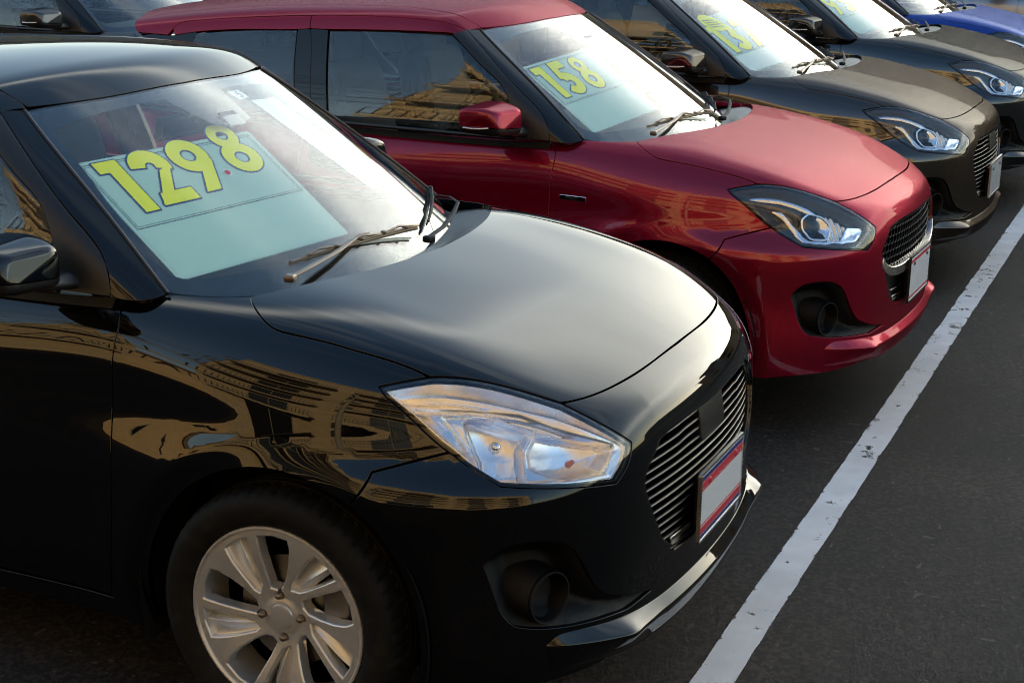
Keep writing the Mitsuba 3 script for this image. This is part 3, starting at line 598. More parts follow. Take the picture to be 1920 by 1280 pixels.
half = HID['tube'].buffer(-.003).intersection(affinity.translate(HID['tube'], .045, 0))
part('headlight__projector_shroud', panel(NOSE, half, .004, inset=0, rim=.006, dent=lambda q: .034 + .020 * ramp(HID['tube'], q, .045)), 'reflector', 'hid', True)
c, n = lamp_at((.520, -.640, .748), .058)
fwd = np.array([.92, -.39, 0]); fwd /= np.linalg.norm(fwd)
sph = solid(m3.Manifold.sphere(.033, 48).translate(c.tolist()), 60)
part('headlight__projector', sph, 'gloss_black', 'hid', True)
# grille
back = grille_hole.buffer(.012)
part('grille__back', panel(NOSE, back, .02, inset=0, rim=0, off=-.060), 'void')
part('grille__surround', panel(NOSE, grille_hole.difference(grille_hole.buffer(-.007, join_style=2)), .005, inset=.001, rim=.045, off=-.006, r=.003), 'gloss_black')
def slat_pts(z, off, yl, kink):
    ys = np.linspace(-yl, yl, 41)
    zz = z + kink * sst((.22 - np.abs(ys)) / .035)
    P = NOSE.to3(NOSE.to2(np.stack([np.full(41, .71), ys, zz], 1)))
    n = normals(body, P); n[:, 2] = 0
    return P - n * off, n
gx = NOSE.to3(np.array(grille_hole.exterior.coords))
def half_width(z):
    q = gx[np.abs(gx[:, 2] - z) < .012]
    return np.abs(q[:, 1]).max() - .008 if len(q) else .2
for i, z in enumerate(np.linspace(.688, .435, 13)):
    kink = .003 * sst((z - .605) / .03) * (.4 if i == 0 else 1)
    P, n = slat_pts(z - kink * .6, .016, half_width(z), kink)
    P2, _ = slat_pts(z - kink * .6 + .004, .050, half_width(z), kink)
    k = len(P)
    for nm, off, th, ba in (('slat', .0035, .0034, 'gloss_black'), ('slat_trim', 0.0, .0012, 'slat_metal')):
        if nm == 'slat':
            A, B, C, D = P - n * .002 + [0, 0, th], P - n * .002 - [0, 0, th], P2 - [0, 0, th], P2 + [0, 0, th]
            V = np.vstack([A, B, C, D]); i0 = np.arange(k - 1)
            Fq = np.vstack([np.stack([i0 + a * k, i0 + b * k, i0 + 1 + b * k, i0 + 1 + a * k], 1) for a, b in ((0, 1), (1, 2), (2, 3), (3, 0))])
            m = solid((V, Fq), 30)
        else:
            m = tube(P, th, 8)
        sfx = f'_{i:03d}' if i else ''
        part(f'grille__{nm}{sfx}', m, ba, 'slat')
part('grille__emblem_mount', panel(NOSE, npoly([(.722, -.092, .700), (.735, .055, .700), (.742, .06, .630), (.728, -.092, .630)]).buffer(.006), .01, inset=0, rim=.03, off=-.010, r=.004), 'trim', 'slat')
part('grille__base_strip', panel(NOSE, outline(NOSE, flip_join([[(.742, 0, .424), (.728, -.25, .426)], [(.728, -.25, .426), (.73, -.245, .414)], [(.73, -.245, .414), (.742, 0, .412)]]), .01), .01, inset=0, rim=.02, off=-.012, r=.003), 'satin')
# honeycomb variant
def comb():
    out = []
    R = .0125
    P2 = npoly([(.71, -.40, .70), (.71, .40, .70), (.71, .42, .60), (.73, .36, .560), (.742, .20, .545), (.742, -.20, .545), (.73, -.36, .560), (.71, -.42, .60)]).intersection(grille_hole.buffer(-.014))
    x0, y0, x1, y1 = P2.bounds
    hexes = []
    j = 0
    y = y0
    while y < y1 + R:
        x = x0 + (R * .9 if j % 2 else 0)
        while x < x1 + R:
            hexes.append(Polygon([(x + R * .86 * math.sin(a), y + R * .86 * math.cos(a)) for a in np.arange(6) * np.pi / 3]))
            x += R * 1.8
        y += R * 1.5; j += 1
    return P2.difference(shapely.union_all(hexes))
part('grille__honeycomb', panel(NOSE, comb(), .006, inset=0, rim=.014, off=-.014, r=.0012), 'gloss_black', 'comb')
bar = outline(NOSE, flip_join([[(.742, 0, .545), (.735, -.20, .545), (.72, -.36, .562), (.705, -.408, .600)], [(.705, -.408, .600), (.707, -.412, .575)], [(.707, -.412, .575), (.722, -.36, .535), (.737, -.20, .515), (.742, 0, .515)]]), .01)
part('grille__cross_bar', panel(NOSE, bar, .009, inset=0, rim=.03, off=.004, r=.004), 'satin', 'comb')
part('grille__lower_panel', panel(NOSE, outline(NOSE, flip_join([[(.742, 0, .518), (.722, -.36, .535)], [(.722, -.36, .535), (.721, -.318, .43)], [(.721, -.318, .43), (.742, 0, .41)]]), .015), .015, inset=0, rim=.01, off=-.03), 'trim', 'comb')
part('grille__lower_vane', tube(slat_pts(.452, .022, .27, 0)[0], .006, 8, flat=.5), 'satin', 'comb')
# number plate carrier
part('plate_bracket', rbox((.014, .26, .12), .006, (.737, 0, .473)), 'trim_matt')
# fog lamps
def fog_dent(q): return .012 + .050 * ramp(fog_hole.buffer(.002), q, .035)
part('fog_lamp__recess', panel(NOSE, fog_hole.buffer(.004), .009, inset=0, rim=0, dent=fog_dent), 'trim_matt', both=True)
fc = np.array([.553, -.640, .420])
fz = np.array([.93, -.36, .0]); fz /= np.linalg.norm(fz)
fx = np.array([0, 0, 1.0]); fy = np.cross(fz, fx)
FM = mtx(fc, fx, fy, fz)
part('fog_lamp__tube', moved(lathe([(.036, -.055), (.042, -.052), (.048, -.03), (.0565, .030), (.0585, .036), (.0575, .040), (.0545, .040), (.052, .034), (.047, 0), (.042, -.035), (.036, -.045)], 72), FM), 'trim_matt', both=True)
part('fog_lamp__cone', moved(lathe([(.058, .030), (.064, -.01), (.076, -.05), (.080, -.065)], 72), FM), 'trim_matt', both=True)
part('fog_lamp__reflector', moved(lathe([(.0005, -.050), (.02, -.048), (.034, -.036), (.040, -.028)], 48), FM), 'trim', both=True)
part('fog_lamp__lens', moved(lathe([(.0005, -.026), (.02, -.0275), (.041, -.033)], 48), FM), 'lens', both=True)
# lip spoiler
sl = np.concatenate([-np.linspace(.0, .62, 64)[::-1], np.linspace(0, .62, 64)[1:]])
q = np.stack([sl * .9, 0 * sl], 1)
zs = .326 + .022 * sst((np.abs(sl) - .25) / .3)
Pb = NOSE.to3(NOSE.to2(np.stack([XC + 1.1 * np.cos(sl), 1.1 * np.sin(sl), 0 * sl + zs], 1)))
nb = normals(body, Pb); nb[:, 2] = 0; nb /= np.linalg.norm(nb, axis=1, keepdims=True)
w = 1 - .96 * sst((np.abs(sl) - .40) / .22)
corner = np.exp(-((np.abs(sl) - .395) / .03) ** 2)
sec = [(-.012, .006), (-.001, .004), (.003, .002), (.020, -.010), (.032, -.018), (.0355, -.0205), (.0365, -.025), (.034, -.033), (.022, -.052), (.008, -.072), (-.003, -.084), (-.014, -.086)]
V = np.concatenate([Pb + nb * (a * w * (.52 + .42 * sst((np.abs(sl) - .26) / .14)) + (.007 * corner if a > .01 else 0))[:, None] + np.array([0, 0, 1.0]) * b for a, b in sec])
V -= np.tile(nb * (.012 * sst((np.abs(sl) - .52) / .09))[:, None], (len(sec), 1))
k = len(sl); i0, j0 = np.meshgrid(np.arange(len(sec) - 1), np.arange(k - 1), indexing='ij')
part('lip_spoiler', solid((V, np.stack([i0 * k + j0, i0 * k + j0 + 1, (i0 + 1) * k + j0 + 1, (i0 + 1) * k + j0], -1).reshape(-1, 4)), 28), '@paint')
# dark inner structure
part('underbody', rbox((3.35, 1.34, .10), .03, (-1.22, 0, .235)), 'void')
part('engine_bay', rbox((.80, 1.10, .50), .05, (.12, 0, .55)), 'void')
def liner(cx, sgn):
    pr = [(cx + .372 * math.cos(a), .308 + .372 * math.sin(a)) for a in np.linspace(-.35, np.pi + .35, 40)]
    V = np.array([(x, sgn * y, z) for y in (.805, .56) for x, z in pr] + [(cx, sgn * .56, .25)])
    F = [(i, i + 1, 40 + i + 1, 40 + i) for i in range(39)]
    F = np.vstack([np.array(F)[:, [0, 1, 2]], np.array(F)[:, [0, 2, 3]], np.array([(40 + i, 41 + i, 80) for i in range(39)])])
    return solid((V, F), 40)
for i, (cx, sg) in enumerate(((.005, -1), (.005, 1), (-2.45, -1), (-2.45, 1))):
    part('wheel_liner' + (f'_{i:03d}' if i else ''), liner(cx, sg), 'liner')
# interior
part('dashboard', join(rbox((.62, 1.30, .30), .06, (-.56, 0, .80)), rbox((.30, .42, .05), .02, (-.80, -.36, .955), (0, 14, 0))), 'dash')
th = np.linspace(0, 2 * np.pi, 41)
sw = np.array([-1.0, -.36, .93]) + np.stack([.06 * np.sin(th), .18 * np.cos(th), .165 * np.sin(th)], 1) + np.stack([.03 * np.sin(th), 0 * th, 0 * th], 1)
part('steering_wheel', join(tube(sw, .014, 10), rbox((.05, .15, .12), .02, (-.99, -.36, .92), (0, -25, 0)), rbox((.02, .32, .035), .008, (-1.0, -.36, .93))), 'dash')
for i, y in enumerate((-.36, .36)):
    x = f'_{i:03d}' if i else ''
    part(f'front_seat{x}__backrest', rbox((.16, .50, .66), .07, (-1.50, y, .84), (0, -14, 0), taper=.8), 'seat')
    part(f'front_seat{x}__headrest', join(rbox((.11, .27, .19), .045, (-1.60, y, 1.21), (0, -10, 0)), tube([(-1.585, y - .06, 1.10), (-1.60, y - .06, 1.2)], .007), tube([(-1.585, y + .06, 1.10), (-1.60, y + .06, 1.2)], .007)), 'seat')
    part(f'front_seat{x}__cushion', rbox((.52, .50, .18), .07, (-1.22, y, .50)), 'seat')
part('rear_seat__backrest', rbox((.16, 1.22, .60), .07, (-2.26, 0, .84), (0, -18, 0)), 'seat')
for i, y in enumerate((-.36, .36)): part('rear_seat__headrest' + (f'_{i:03d}' if i else ''), rbox((.10, .26, .15), .045, (-2.36, y, 1.14)), 'seat')
part('rear_view_mirror', join(rbox((.03, .22, .065), .014, (-.78, 0, 1.235), (0, 8, 0)), tube([(-.78, 0, 1.24), (-.74, 0, 1.31)], .008)), 'trim')
part('cabin_floor', rbox((1.9, 1.40, .10), .03, (-1.55, 0, .40)), 'void')
part('inner_door', rbox((1.75, .05, .50), .02, (-1.35, -.70, .66)), 'dash', both=True)
part('headlining', panel(ROOFTOP, outline(ROOFTOP, flip_join([ROOF_FRONT, DITCH, ROOF_REAR]), .05), .06, inset=.01, rim=0, off=-.03), 'seat_light')
# wheels: a wheel about the z axis, z = outward
TYRE_R, RIM_R = .305, .2195
def tyre():
    pr = [(.196, .058), (.205, .068), (.214, .0735), (.2195, .0745), (.226, .082), (.240, .0895), (.258, .0925), (.272, .0915), (.283, .0875), (.2925, .0795), (.2985, .068), (.3025, .050), (.304, .032)]
    pr += [(.304, .028), (.2975, .0265), (.2975, .0185), (.3045, .017), (.305, .0045), (.2985, .003), (.2985, -.003), (.305, -.0045), (.3045, -.017), (.2975, -.0185), (.2975, -.0265), (.304, -.028), (.302, -.050), (.297, -.070), (.28, -.088), (.25, -.092), (.215, -.075), (.196, -.06)]
    n = 240
    th = np.arange(n) * 2 * np.pi / n
    P = np.array(pr)
    r = np.repeat(P[:, :1], n, 1)
    sh = .85 * sst((P[:, 0] - .288) / .012)[:, None] * (np.abs(P[:, 1]) > .03)[:, None]
    r = r - .0055 * sh * ((np.arange(n) % 4) == 0)[None, :]
    side = np.exp(-((P[:, 0] - .252) / .012) ** 2)[:, None]
    V = np.stack([r * np.cos(th), r * np.sin(th), np.repeat(P[:, 1:], n, 1) + .0 * side], -1).reshape(-1, 3)
    i, j = np.meshgrid(np.arange(len(P) - 1), np.arange(n), indexing='ij')
    k = (j + 1) % n
    return solid((V, np.stack([i * n + j, i * n + k, (i + 1) * n + k, (i + 1) * n + j], -1).reshape(-1, 4)), 24)
def pol(r, a): return (r * math.cos(math.radians(a)), r * math.sin(math.radians(a)))
def blob(pts, rr=.006): return Polygon([pol(r, a) for r, a in pts]).buffer(-rr).buffer(2 * rr).buffer(-rr)
def face_height(q):
    r = np.hypot(q[:, 0], q[:, 1])
    return .050 + .024 * sst((r - .03) / .17) - .010 * sst((r - .198) / .02) * 0 + .004 * sst((.05 - r) / .02)
def rim_face():
    disc = Point(0, 0).buffer(.2155, 96)
    cut = []
    for k in range(5):
        a = 72 * k
        cut.append(blob([(.199, a + 80.5), (.2015, a + 93), (.199, a + 105.5), (.150, a + 108), (.105, a + 112), (.066, a + 118), (.057, a + 101), (.068, a + 84), (.10, a + 78), (.14, a + 76.5), (.175, a + 77.5)], .004))
        cut.append(blob([(.199, a + 110.5), (.2015, a + 121), (.199, a + 133), (.165, a + 136.5), (.125, a + 140.5), (.085, a + 147), (.066, a + 144), (.078, a + 124), (.10, a + 118), (.15, a + 112.5)], .004))
    bolts = [Point(*pol(.050, 95 + 90 * k)).buffer(.0125) for k in range(4)]
    return disc.difference(shapely.union_all(cut + bolts)), cut
RF, CUTS = rim_face()
rimface = panel(Flat(face_height), RF, .005, inset=0, rim=.026, r=.0055)
barrel = lathe([(.2155, .062), (.2195, .0755), (.2185, .0790), (.2145, .0795), (.2110, .0765), (.2080, .066), (.2020, .052), (.198, .02), (.196, -.06), (.205, -.075)], 144)
grooves = []
for k in range(5):
    a = 72 * k
    g = blob([(.204, a + 120), (.203, a + 135), (.150, a + 139), (.10, a + 145), (.066, a + 151), (.074, a + 136), (.13, a + 126)], .003)
    grooves.append(panel(Flat(lambda q, a=a: face_height(q) - .017 + .009 * np.clip(((((np.degrees(np.arctan2(q[:, 1], q[:, 0])) - a) % 360) - np.interp(np.hypot(q[:, 0], q[:, 1]), [.07, .2], [143, 127])) / 9) ** 2, 0, 1.5)), g, .0045, inset=0, rim=.02, r=.002))
WHEEL = [('tyre', tyre(), 'rubber'), ('rim', join(rimface, barrel, *grooves), 'wheel_silver'),
         ('hub_cap', lathe([(.0005, .0585), (.022, .0582), (.0275, .057), (.0290, .0545), (.0290, .045)], 64), 'wheel_silver'),
         ('brake_disc', lathe([(.05, .012), (.13, .012), (.13, -.008), (.05, -.008)], 64), 'steel'),
         ('calliper', rbox((.075, .16, .05), .018, (.125, .03, .008)), 'steel'),
         ('wheel_back', lathe([(.0005, -.03), (.197, -.03)], 48), 'void')]
for k in range(4):
    x, y = pol(.050, 95 + 90 * k)
    nut = m3.Manifold.cylinder(.020, .0095, .0085, 6).translate([x, y, .040]) + m3.Manifold.sphere(.0085, 16).translate([x, y, .058])
    WHEEL.append(('lug_nut' + (f'_{k:03d}' if k else ''), solid(nut, 30), 'copper_metal'))
for i, (x, y, sg, spin) in enumerate(((0, -.800 + .074, -1, 0), (0, .726, 1, 50), (-2.45, -.735, -1, 30), (-2.45, .735, 1, 0))):
    c, s = math.cos(math.radians(spin)), math.sin(math.radians(spin))
    M = mtx((x, y, .305), (c, 0, s), (-s * 1, 0, c) if sg < 0 else (-s, 0, c), (0, sg, 0))
    for nm, m, b in WHEEL: part('wheel' + (f'_{i:03d}' if i else '') + '__' + nm, moved(m, M), b)
# the badge on the wing of one car
bd = NOSE.to3(NOSE.to2(np.array([(-.347, -.77, .774)])))[0]
part('fender__badge', join(rbox((.108, .006, .019), .0028, bd + [0, -.001, 0], (0, 0, -4))), 'chrome', 'comb')
tx = meshkit.text_mesh('HYBRID', .009, .0014)
tx.apply_transform([[1, 0, 0, bd[0] - .030], [0, 0, -1, bd[1] - .0042], [0, 1, 0, bd[2] - .0045], [0, 0, 0, 1]])
part('fender__badge_lettering', solid(tx, False)[0:2] + (meshkit.arrays(tx, True)[2],), 'trim', 'comb')
# ---------------------------------------------------------------- ground and marking
def asphalt(p, n, uv):
    f = mikit.fbm(p.x * 90, p.y * 90, 0, 3)
    g = mikit.fbm(p.x * 1.3 + 3, p.y * 1.3, 0, 4)
    c = mikit.mix((.0100, .0074, .0058), (.0255, .0196, .0156), mikit.smoothstep(.35, .75, f))
    c = c * (.55 + .9 * mikit.smoothstep(.2, .8, g)) * (.82 + .36 * mikit.fbm(p.x * .35, p.y * .35 + 9, 0, 3))
    s = mikit.smoothstep(.925, .95, mikit.noise(p.x * 120 + 7, p.y * 120))
    s2 = mikit.smoothstep(.955, .962, mikit.noise(p.x * 34, p.y * 34 + 3))
    return mikit.mix(c, (.065, .058, .05), dr.maximum(s, s2 * .8))
def asphalt_bump(p, n, uv):
    return mikit.fbm(p.x * 160, p.y * 160, 0, 2) + .6 * mikit.noise(p.x * 420, p.y * 420)
scene['mat_asphalt'] = two({'type': 'bumpmap', 'scale': .0035, 'a': mikit.proc(asphalt_bump, 1e-3), 'bsdf': {'type': 'principled', 'base_color': mikit.proc(asphalt), 'roughness': .72, 'specular': .35}})
def line_wear(p, n, uv):
    u = dr.abs(p.x - 0.7900 + 0.0106 * p.y) / .050
    w = mikit.fbm(p.x * 26, p.y * 26, 0, 4) * .75 + mikit.fbm(p.x * 150, p.y * 150, 2, 2) * .25
    big = mikit.fbm(p.x * 2.2 + 4, p.y * 1.1 + 1, 0, 3)
    patch = mikit.smoothstep(.50, .15, dr.sqrt(dr.square((p.x - .80) / .16) + dr.square((p.y - 1.72) / .17))) * .16 + mikit.smoothstep(.9, .1, dr.sqrt(dr.square((p.x - .80) / .2) + dr.square((p.y + .9) / .30))) * .10
    return 1 - mikit.smoothstep(.66, .75, w + .16 * (big - .5) + patch + .10 * mikit.smoothstep(.86, 1.0, u))
scene['mat_line_paint'] = two({'type': 'bumpmap', 'scale': .0022, 'a': mikit.proc(asphalt_bump, 1e-3), 'bsdf': {'type': 'principled', 'roughness': .6, 'specular': .4, 'base_color':
    mikit.proc(lambda p, n, uv: mikit.mix(asphalt(p, n, uv) * .8, mikit.mix((.50, .50, .50), (.70, .70, .70), mikit.fbm(p.x * 9, p.y * 9, 1, 4)), line_wear(p, n, uv)))}})
def grid_sheet(x0, x1, y0, y1, z):
    return (np.array([(x0, y0, z), (x1, y0, z), (x1, y1, z), (x0, y1, z)], float), np.array([(0, 1, 2), (0, 2, 3)]), np.tile([0, 0, 1.0], (4, 1)))
thing('ground', grid_sheet(-300, 300, -300, 300, 0), 'asphalt', 'dark grey brown asphalt of the car park', kind='structure')
ys = np.linspace(-.35, 22, 300)
rag = lambda s: .0035 * (meshkit.fbm(np.stack([ys * 22, ys * 0 + s, ys * 0], 1), 3) - .5) * 2
xl, xr = 0.7900 - 0.0106 * ys - .050 + rag(1), 0.7900 - 0.0106 * ys + .050 + rag(9)
V = np.stack([np.stack([xl, ys, 0 * ys + .004], 1), np.stack([xr, ys, 0 * ys + .004], 1)], 1).reshape(-1, 3)
i = np.arange(299) * 2
thing('parking_line', (V, np.vstack([np.stack([i, i + 1, i + 3], 1), np.stack([i, i + 3, i + 2], 1)]), np.tile([0, 0, 1.0], (len(V), 1))), 'line_paint', 'worn white painted line across the asphalt in front of the parked cars', kind='structure')

# ---------------------------------------------------------------- the row of cars: each a copy of the hatchback under its own key
GROUP = 'hatchbacks parked in a row'
def car(dx, dy, yaw, paint, kinds, label, group=GROUP, name='hatchback_car', scale=1.0):
    key, n = name, 0
    while key in labels: n += 1; key = f'{name}_{n:03d}'
    Tm = T().translate([dx, dy, 0]).rotate([0, 0, 1], math.degrees(yaw)).scale(scale)
    labels[key] = {'label': label, 'category': 'car', 'group': group}
    for k, d, b, only in CAR:
        if only and only not in kinds: continue
        if b == '@paint': b = paint if not (k == 'roof' and 'roofblack' in kinds) else 'paint_black'
        scene[f'{key}__{k}'] = {**d, 'bsdf': {'type': 'ref', 'id': 'mat_' + b}, 'to_world': Tm}
    return key, Tm
def add(key, m, b, Tm): scene[key] = put(m, b, to_world=Tm)
def number_plate(key, Tm, kind):
    w, h, x, z = .33, .165, .757, .473
    M = mtx((x, 0, z), (0, 1, 0), (0, 0, 1), (1, 0, 0))
    def pl(poly, z0, z1, b, nm): add(f'{key}__number_plate__{nm}', moved(plate(poly, z0, z1, .03, .0006), M), b, Tm)
    R = lambda x0, y0, x1, y1: Polygon([(x0, y0), (x1, y0), (x1, y1), (x0, y1)])
    pl(R(-w / 2, -h / 2, w / 2, h / 2).buffer(-.008).buffer(.008), 0, .003, 'plate_grey' if kind == 'grey' else 'plate_white', 'sheet')
    if kind == 'stripes':
        for i, (y0, y1, b) in enumerate(((.066, .077, 'plate_blue'), (.047, .0645, 'plate_red'), (.0415, .0455, 'plate_red'), (-.0665, -.050, 'plate_red'), (-.0465, -.043, 'plate_red'), (-.077, -.068, 'plate_blue'))):
            pl(R(-w / 2 + .003, y0, w / 2 - .003, y1), .003, .0036, b, 'stripe' + (f'_{i:03d}' if i else ''))
    if kind == 'red':
        for i, (y0, y1) in enumerate(((.060, .072), (-.073, -.066))): pl(R(-w / 2 + .004, y0, w / 2 - .004, y1), .003, .0036, 'plate_red', 'stripe' + (f'_{i:03d}' if i else ''))
    rim = R(-w / 2 - .004, -h / 2 - .004, w / 2 + .004, h / 2 + .004).buffer(-.006).buffer(.008)
    pl(rim.difference(rim.buffer(-.006)), -.004, .005, 'satin' if kind != 'red' else 'trim', 'frame')
    for i, y in enumerate((-.105, .105)):
        add(f'{key}__number_plate__bolt' + (f'_{i:03d}' if i else ''), moved(lathe([(.0005, .008), (.006, .0075), (.0085, .004)], 20), M @ mtx((y, .054, 0))), 'plate_red' if kind == 'stripes' else 'steel', Tm)

# digits drawn as fat strokes in a box 1 high
def arcp(cx, cy, r, a0, a1, n=24): return [(cx + r * math.cos(math.radians(a)), cy + r * math.sin(math.radians(a))) for a in np.linspace(a0, a1, n)]
def glyph(c):
    w = .115
    S = lambda pts, cap=2: LineString(pts).buffer(w, cap_style=cap, join_style=2)
    if c == '1': return Polygon([(0, 1), (.40, 1), (.40, 0), (.16, 0), (.16, .79), (0, .79)])
    if c == '2': return shapely.union_all([S(arcp(.32, .70, .195, 178, -22)), Polygon([(.40, .60), (.61, .66), (.30, .16), (.02, 0), (.02, .03)]), Polygon([(.02, 0), (.62, 0), (.62, .21), (.10, .21)])]).buffer(.004)
    if c == '3': return shapely.union_all([S(arcp(.28, .735, .155, 150, -85)), S(arcp(.28, .305, .195, 88, -155)), Polygon([(.20, .46), (.34, .46), (.34, .62), (.20, .62)])]).buffer(.004)
    if c == '5': return shapely.union_all([Polygon([(.14, 1), (.58, 1), (.58, .79), (.30, .79), (.285, .66), (.10, .50), (.06, .50)]), S(arcp(.28, .325, .215, 128, -150)), Polygon([(.08, .5), (.28, .5), (.30, .66), (.11, .6)])]).buffer(.004)
    if c == '7': return Polygon([(0, 1), (.60, 1), (.60, .86), (.30, 0), (.05, 0), (.33, .79), (0, .79)])
    if c == '8': return shapely.union_all([Point(.31, .755).buffer(.245), Point(.31, .30).buffer(.305)]).difference(shapely.union_all([affinity.scale(Point(.31, .765).buffer(.095), 1, .95), Point(.31, .30).buffer(.115)]))
    if c == '9': return shapely.union_all([Point(.31, .685).buffer(.315).difference(affinity.scale(Point(.31, .685).buffer(.115), 1, 1)), Polygon([(.62, .66), (.60, .52), (.34, 0), (.09, 0), (.36, .46), (.40, .60)])])
def price_card(Tm, A, B, D, digits, label, line_v, teal=None, dot=None, white=False, sheet='card', border=True, sticker=False, lift=.020):
    A, B, D = (np.array(q, float) for q in (A, B, D))
    u, v = B - A, D - A
    W, Hh = np.linalg.norm(u), np.linalg.norm(v)
    u /= W; v -= u * (v @ u); v /= np.linalg.norm(v)
    n = np.cross(v, u); n *= np.sign(n[0])
    M = mtx(A - n * lift, u, -v, np.cross(u, -v))
    key, k = 'price_card', 0
    while key in labels: k += 1; key = f'price_card_{k:03d}'
    labels[key] = {'label': label, 'category': 'price card', 'group': 'price cards behind the windscreens'}
    cnt = {}
    def lay(poly, z0, z1, b, nm):
        c = cnt.get(nm, 0); cnt[nm] = c + 1
        add(f'{key}__{nm}' + (f'_{c:03d}' if c else ''), moved(plate(poly, z0, z1, .05, .0002), M), b, Tm)
    R = lambda x0, y0, x1, y1: Polygon([(x0, -y0), (x1, -y0), (x1, -y1), (x0, -y1)])
    lay(R(0, 0, W, Hh).buffer(-.008).buffer(.008), -.0015, 0, sheet, 'sheet')
    if border:
        fr = R(.012, .012, W - .012, line_v - .002)
        lay(fr.difference(fr.buffer(-.0022)), 0, .0005, 'ink', 'frame')
        fr2 = R(.019, .019, W - .019, line_v - .009)
        lay(fr2.difference(fr2.buffer(-.0012)), 0, .0005, 'ink', 'inner_frame')
        lay(R(.012, Hh - .022, W - .012, Hh - .020), 0, .0005, 'ink', 'rule')
    if teal: lay(R(.010, line_v + .006, W - .012, Hh - .006).buffer(-.004).buffer(.004), 0, .0006, teal, 'blank_panel')
    for c, x, y, h, wx in digits:
        g = affinity.translate(affinity.scale(glyph(c), h * wx, h, origin=(0, 0)), x, -(y + h))
        lay(g.buffer(.0045), .0008, .0013, 'ink_outline', 'digit_outline')
        lay(g, .0018, .0024, 'digit_yellow', 'digit')
    if dot:
        lay(Point(dot[0], -dot[1]).buffer(.0125), .0008, .0014, 'card_white', 'point_ring')
        lay(Point(dot[0], -dot[1]).buffer(.0085), .002, .0026, 'dot_red', 'decimal_point')
    if sticker:
        p = affinity.rotate(affinity.scale(Point(.135, -.055).buffer(.085), 1.0, .75), -35)
        lay(p, .003, .0035, 'digit_yellow', 'yellow_sticker')
        for r in range(4):
            q = affinity.rotate(R(.075 + .004 * r, .030 + .018 * r, .175 + .012 * r, .037 + .018 * r), -8, origin=(.135, -.055))
            dashes = shapely.union_all([R(x, 0, x + .011, .2) for x in np.arange(.05, .25, .016)])
            q = q.intersection(dashes).intersection(p.buffer(-.008))
            if not q.is_empty: lay(q, .0042, .0046, 'ink', 'sticker_print')
    return key

k1, T1 = car(0, 0, 0, 'paint_black', ('hal', 'slat'), 'glossy black hatchback nearest the camera with silver alloy wheel and price card 129.8')
number_plate(k1, T1, 'stripes')
k2, T2 = car(0.0042, 2.5248, -0.0295, 'paint_red', ('hid', 'comb'), 'metallic red hatchback with honeycomb grille parked second in the row')
number_plate(k2, T2, 'red')
k3, T3 = car(-0.0455, 4.8022, -0.0102, 'paint_brown', ('hid', 'slat'), 'dark brown hatchback parked directly behind the red one, price card 137')
number_plate(k3, T3, 'grey')
k4, T4 = car(-0.0408, 7.1599, -0.0214, 'paint_black_two', ('hid', 'slat'), 'black hatchback parked between the dark brown one and the blue one')
number_plate(k4, T4, 'grey')
k5, T5 = car(-.148, 9.315, -.018, 'paint_blue', ('hid', 'slat'), 'metallic blue hatchback at the far end of the row, top right')
number_plate(k5, T5, 'grey')
k6, T6 = car(.35, 12.2, 0, 'paint_grey', ('hid', 'slat'), 'light grey car beyond the blue hatchback, side panel in the top right corner', 'cars beyond the row', 'grey_car')
k7, T7 = car(-4.10, 4.95, 0, 'paint_dark', ('hid', 'slat'), 'dark grey car behind the row, its window and windscreen in view at the top left', 'cars beyond the row', 'grey_car', 1.0)

price_card(T1, (-.701, -.536, 1.23), (-.588, .037, 1.243), (-.358, -.587, 1.001), [('1', .046, .012, .184, .98), ('2', .138, .000, .188, 1.0), ('9', .272, -.014, .190, 1.0), ('8', .428, -.042, .184, 1.02)],
           'pale green card with yellow price 129.8 behind the windscreen of the nearest black car', .243, 'card_teal', dot=(.398, .128))
price_card(T2, (-.672, -.528, 1.214), (-.605, -.035, 1.253), (-.368, -.618, .994), [('1', .028, .020, .178, .95), ('5', .125, .018, .182, .98), ('8', .262, .022, .182, .95)],
           'pale green card with yellow price 158 behind the windscreen of the red car', .228, 'card_teal')
price_card(T3, (-.715, -.535, 1.228), (-.625, -.10, 1.262), (-.360, -.605, .998), [('1', .022, .070, .215, .95), ('3', .124, .072, .215, .98), ('7', .268, .072, .215, .9)],
           'card with price 137 and a yellow sticker behind the dark brown windscreen', .300, 'card_white', sticker=True)
price_card(T4, (-.715, -.535, 1.228), (-.625, -.10, 1.262), (-.360, -.605, .998), [('9', .045, .035, .20, .95), ('5', .205, .035, .20, .95)],
           'pale card with cropped yellow digits behind the windscreen of the far black car', .265, 'card')
# sheets of paper behind the glass
def sheet(Tm, pts, name, b, label, cat, lift=.012, lines=0):
    P = np.array(pts, float)
    u, v = P[1] - P[0], P[3] - P[0]
    W, Hh = np.linalg.norm(u), np.linalg.norm(v)
    u /= W; v -= u * (v @ u); v /= np.linalg.norm(v)
    n = np.cross(v, u); n *= np.sign(n[0])
    M = mtx(P[0] - n * lift, u, -v, np.cross(u, -v))
    key, k = name, 0
    while key in labels: k += 1; key = f'{name}_{k:03d}'
    labels[key] = {'label': label, 'category': cat}
    add(f'{key}__sheet', moved(plate(Polygon([(0, 0), (W, 0), (W, -Hh), (0, -Hh)]), -.001, 0, .05, .0002), M), b, Tm)
    return key, M, W, Hh
sk, M, W, Hh = sheet(T1, [(-.700, .221, 1.290), (-.716, .363, 1.280), (-.352, .371, 1.061), (-.335, .261, 1.071)], 'paper_sheet', 'paper', 'white paper strip behind the far side of the nearest car windscreen', 'paper sheet')
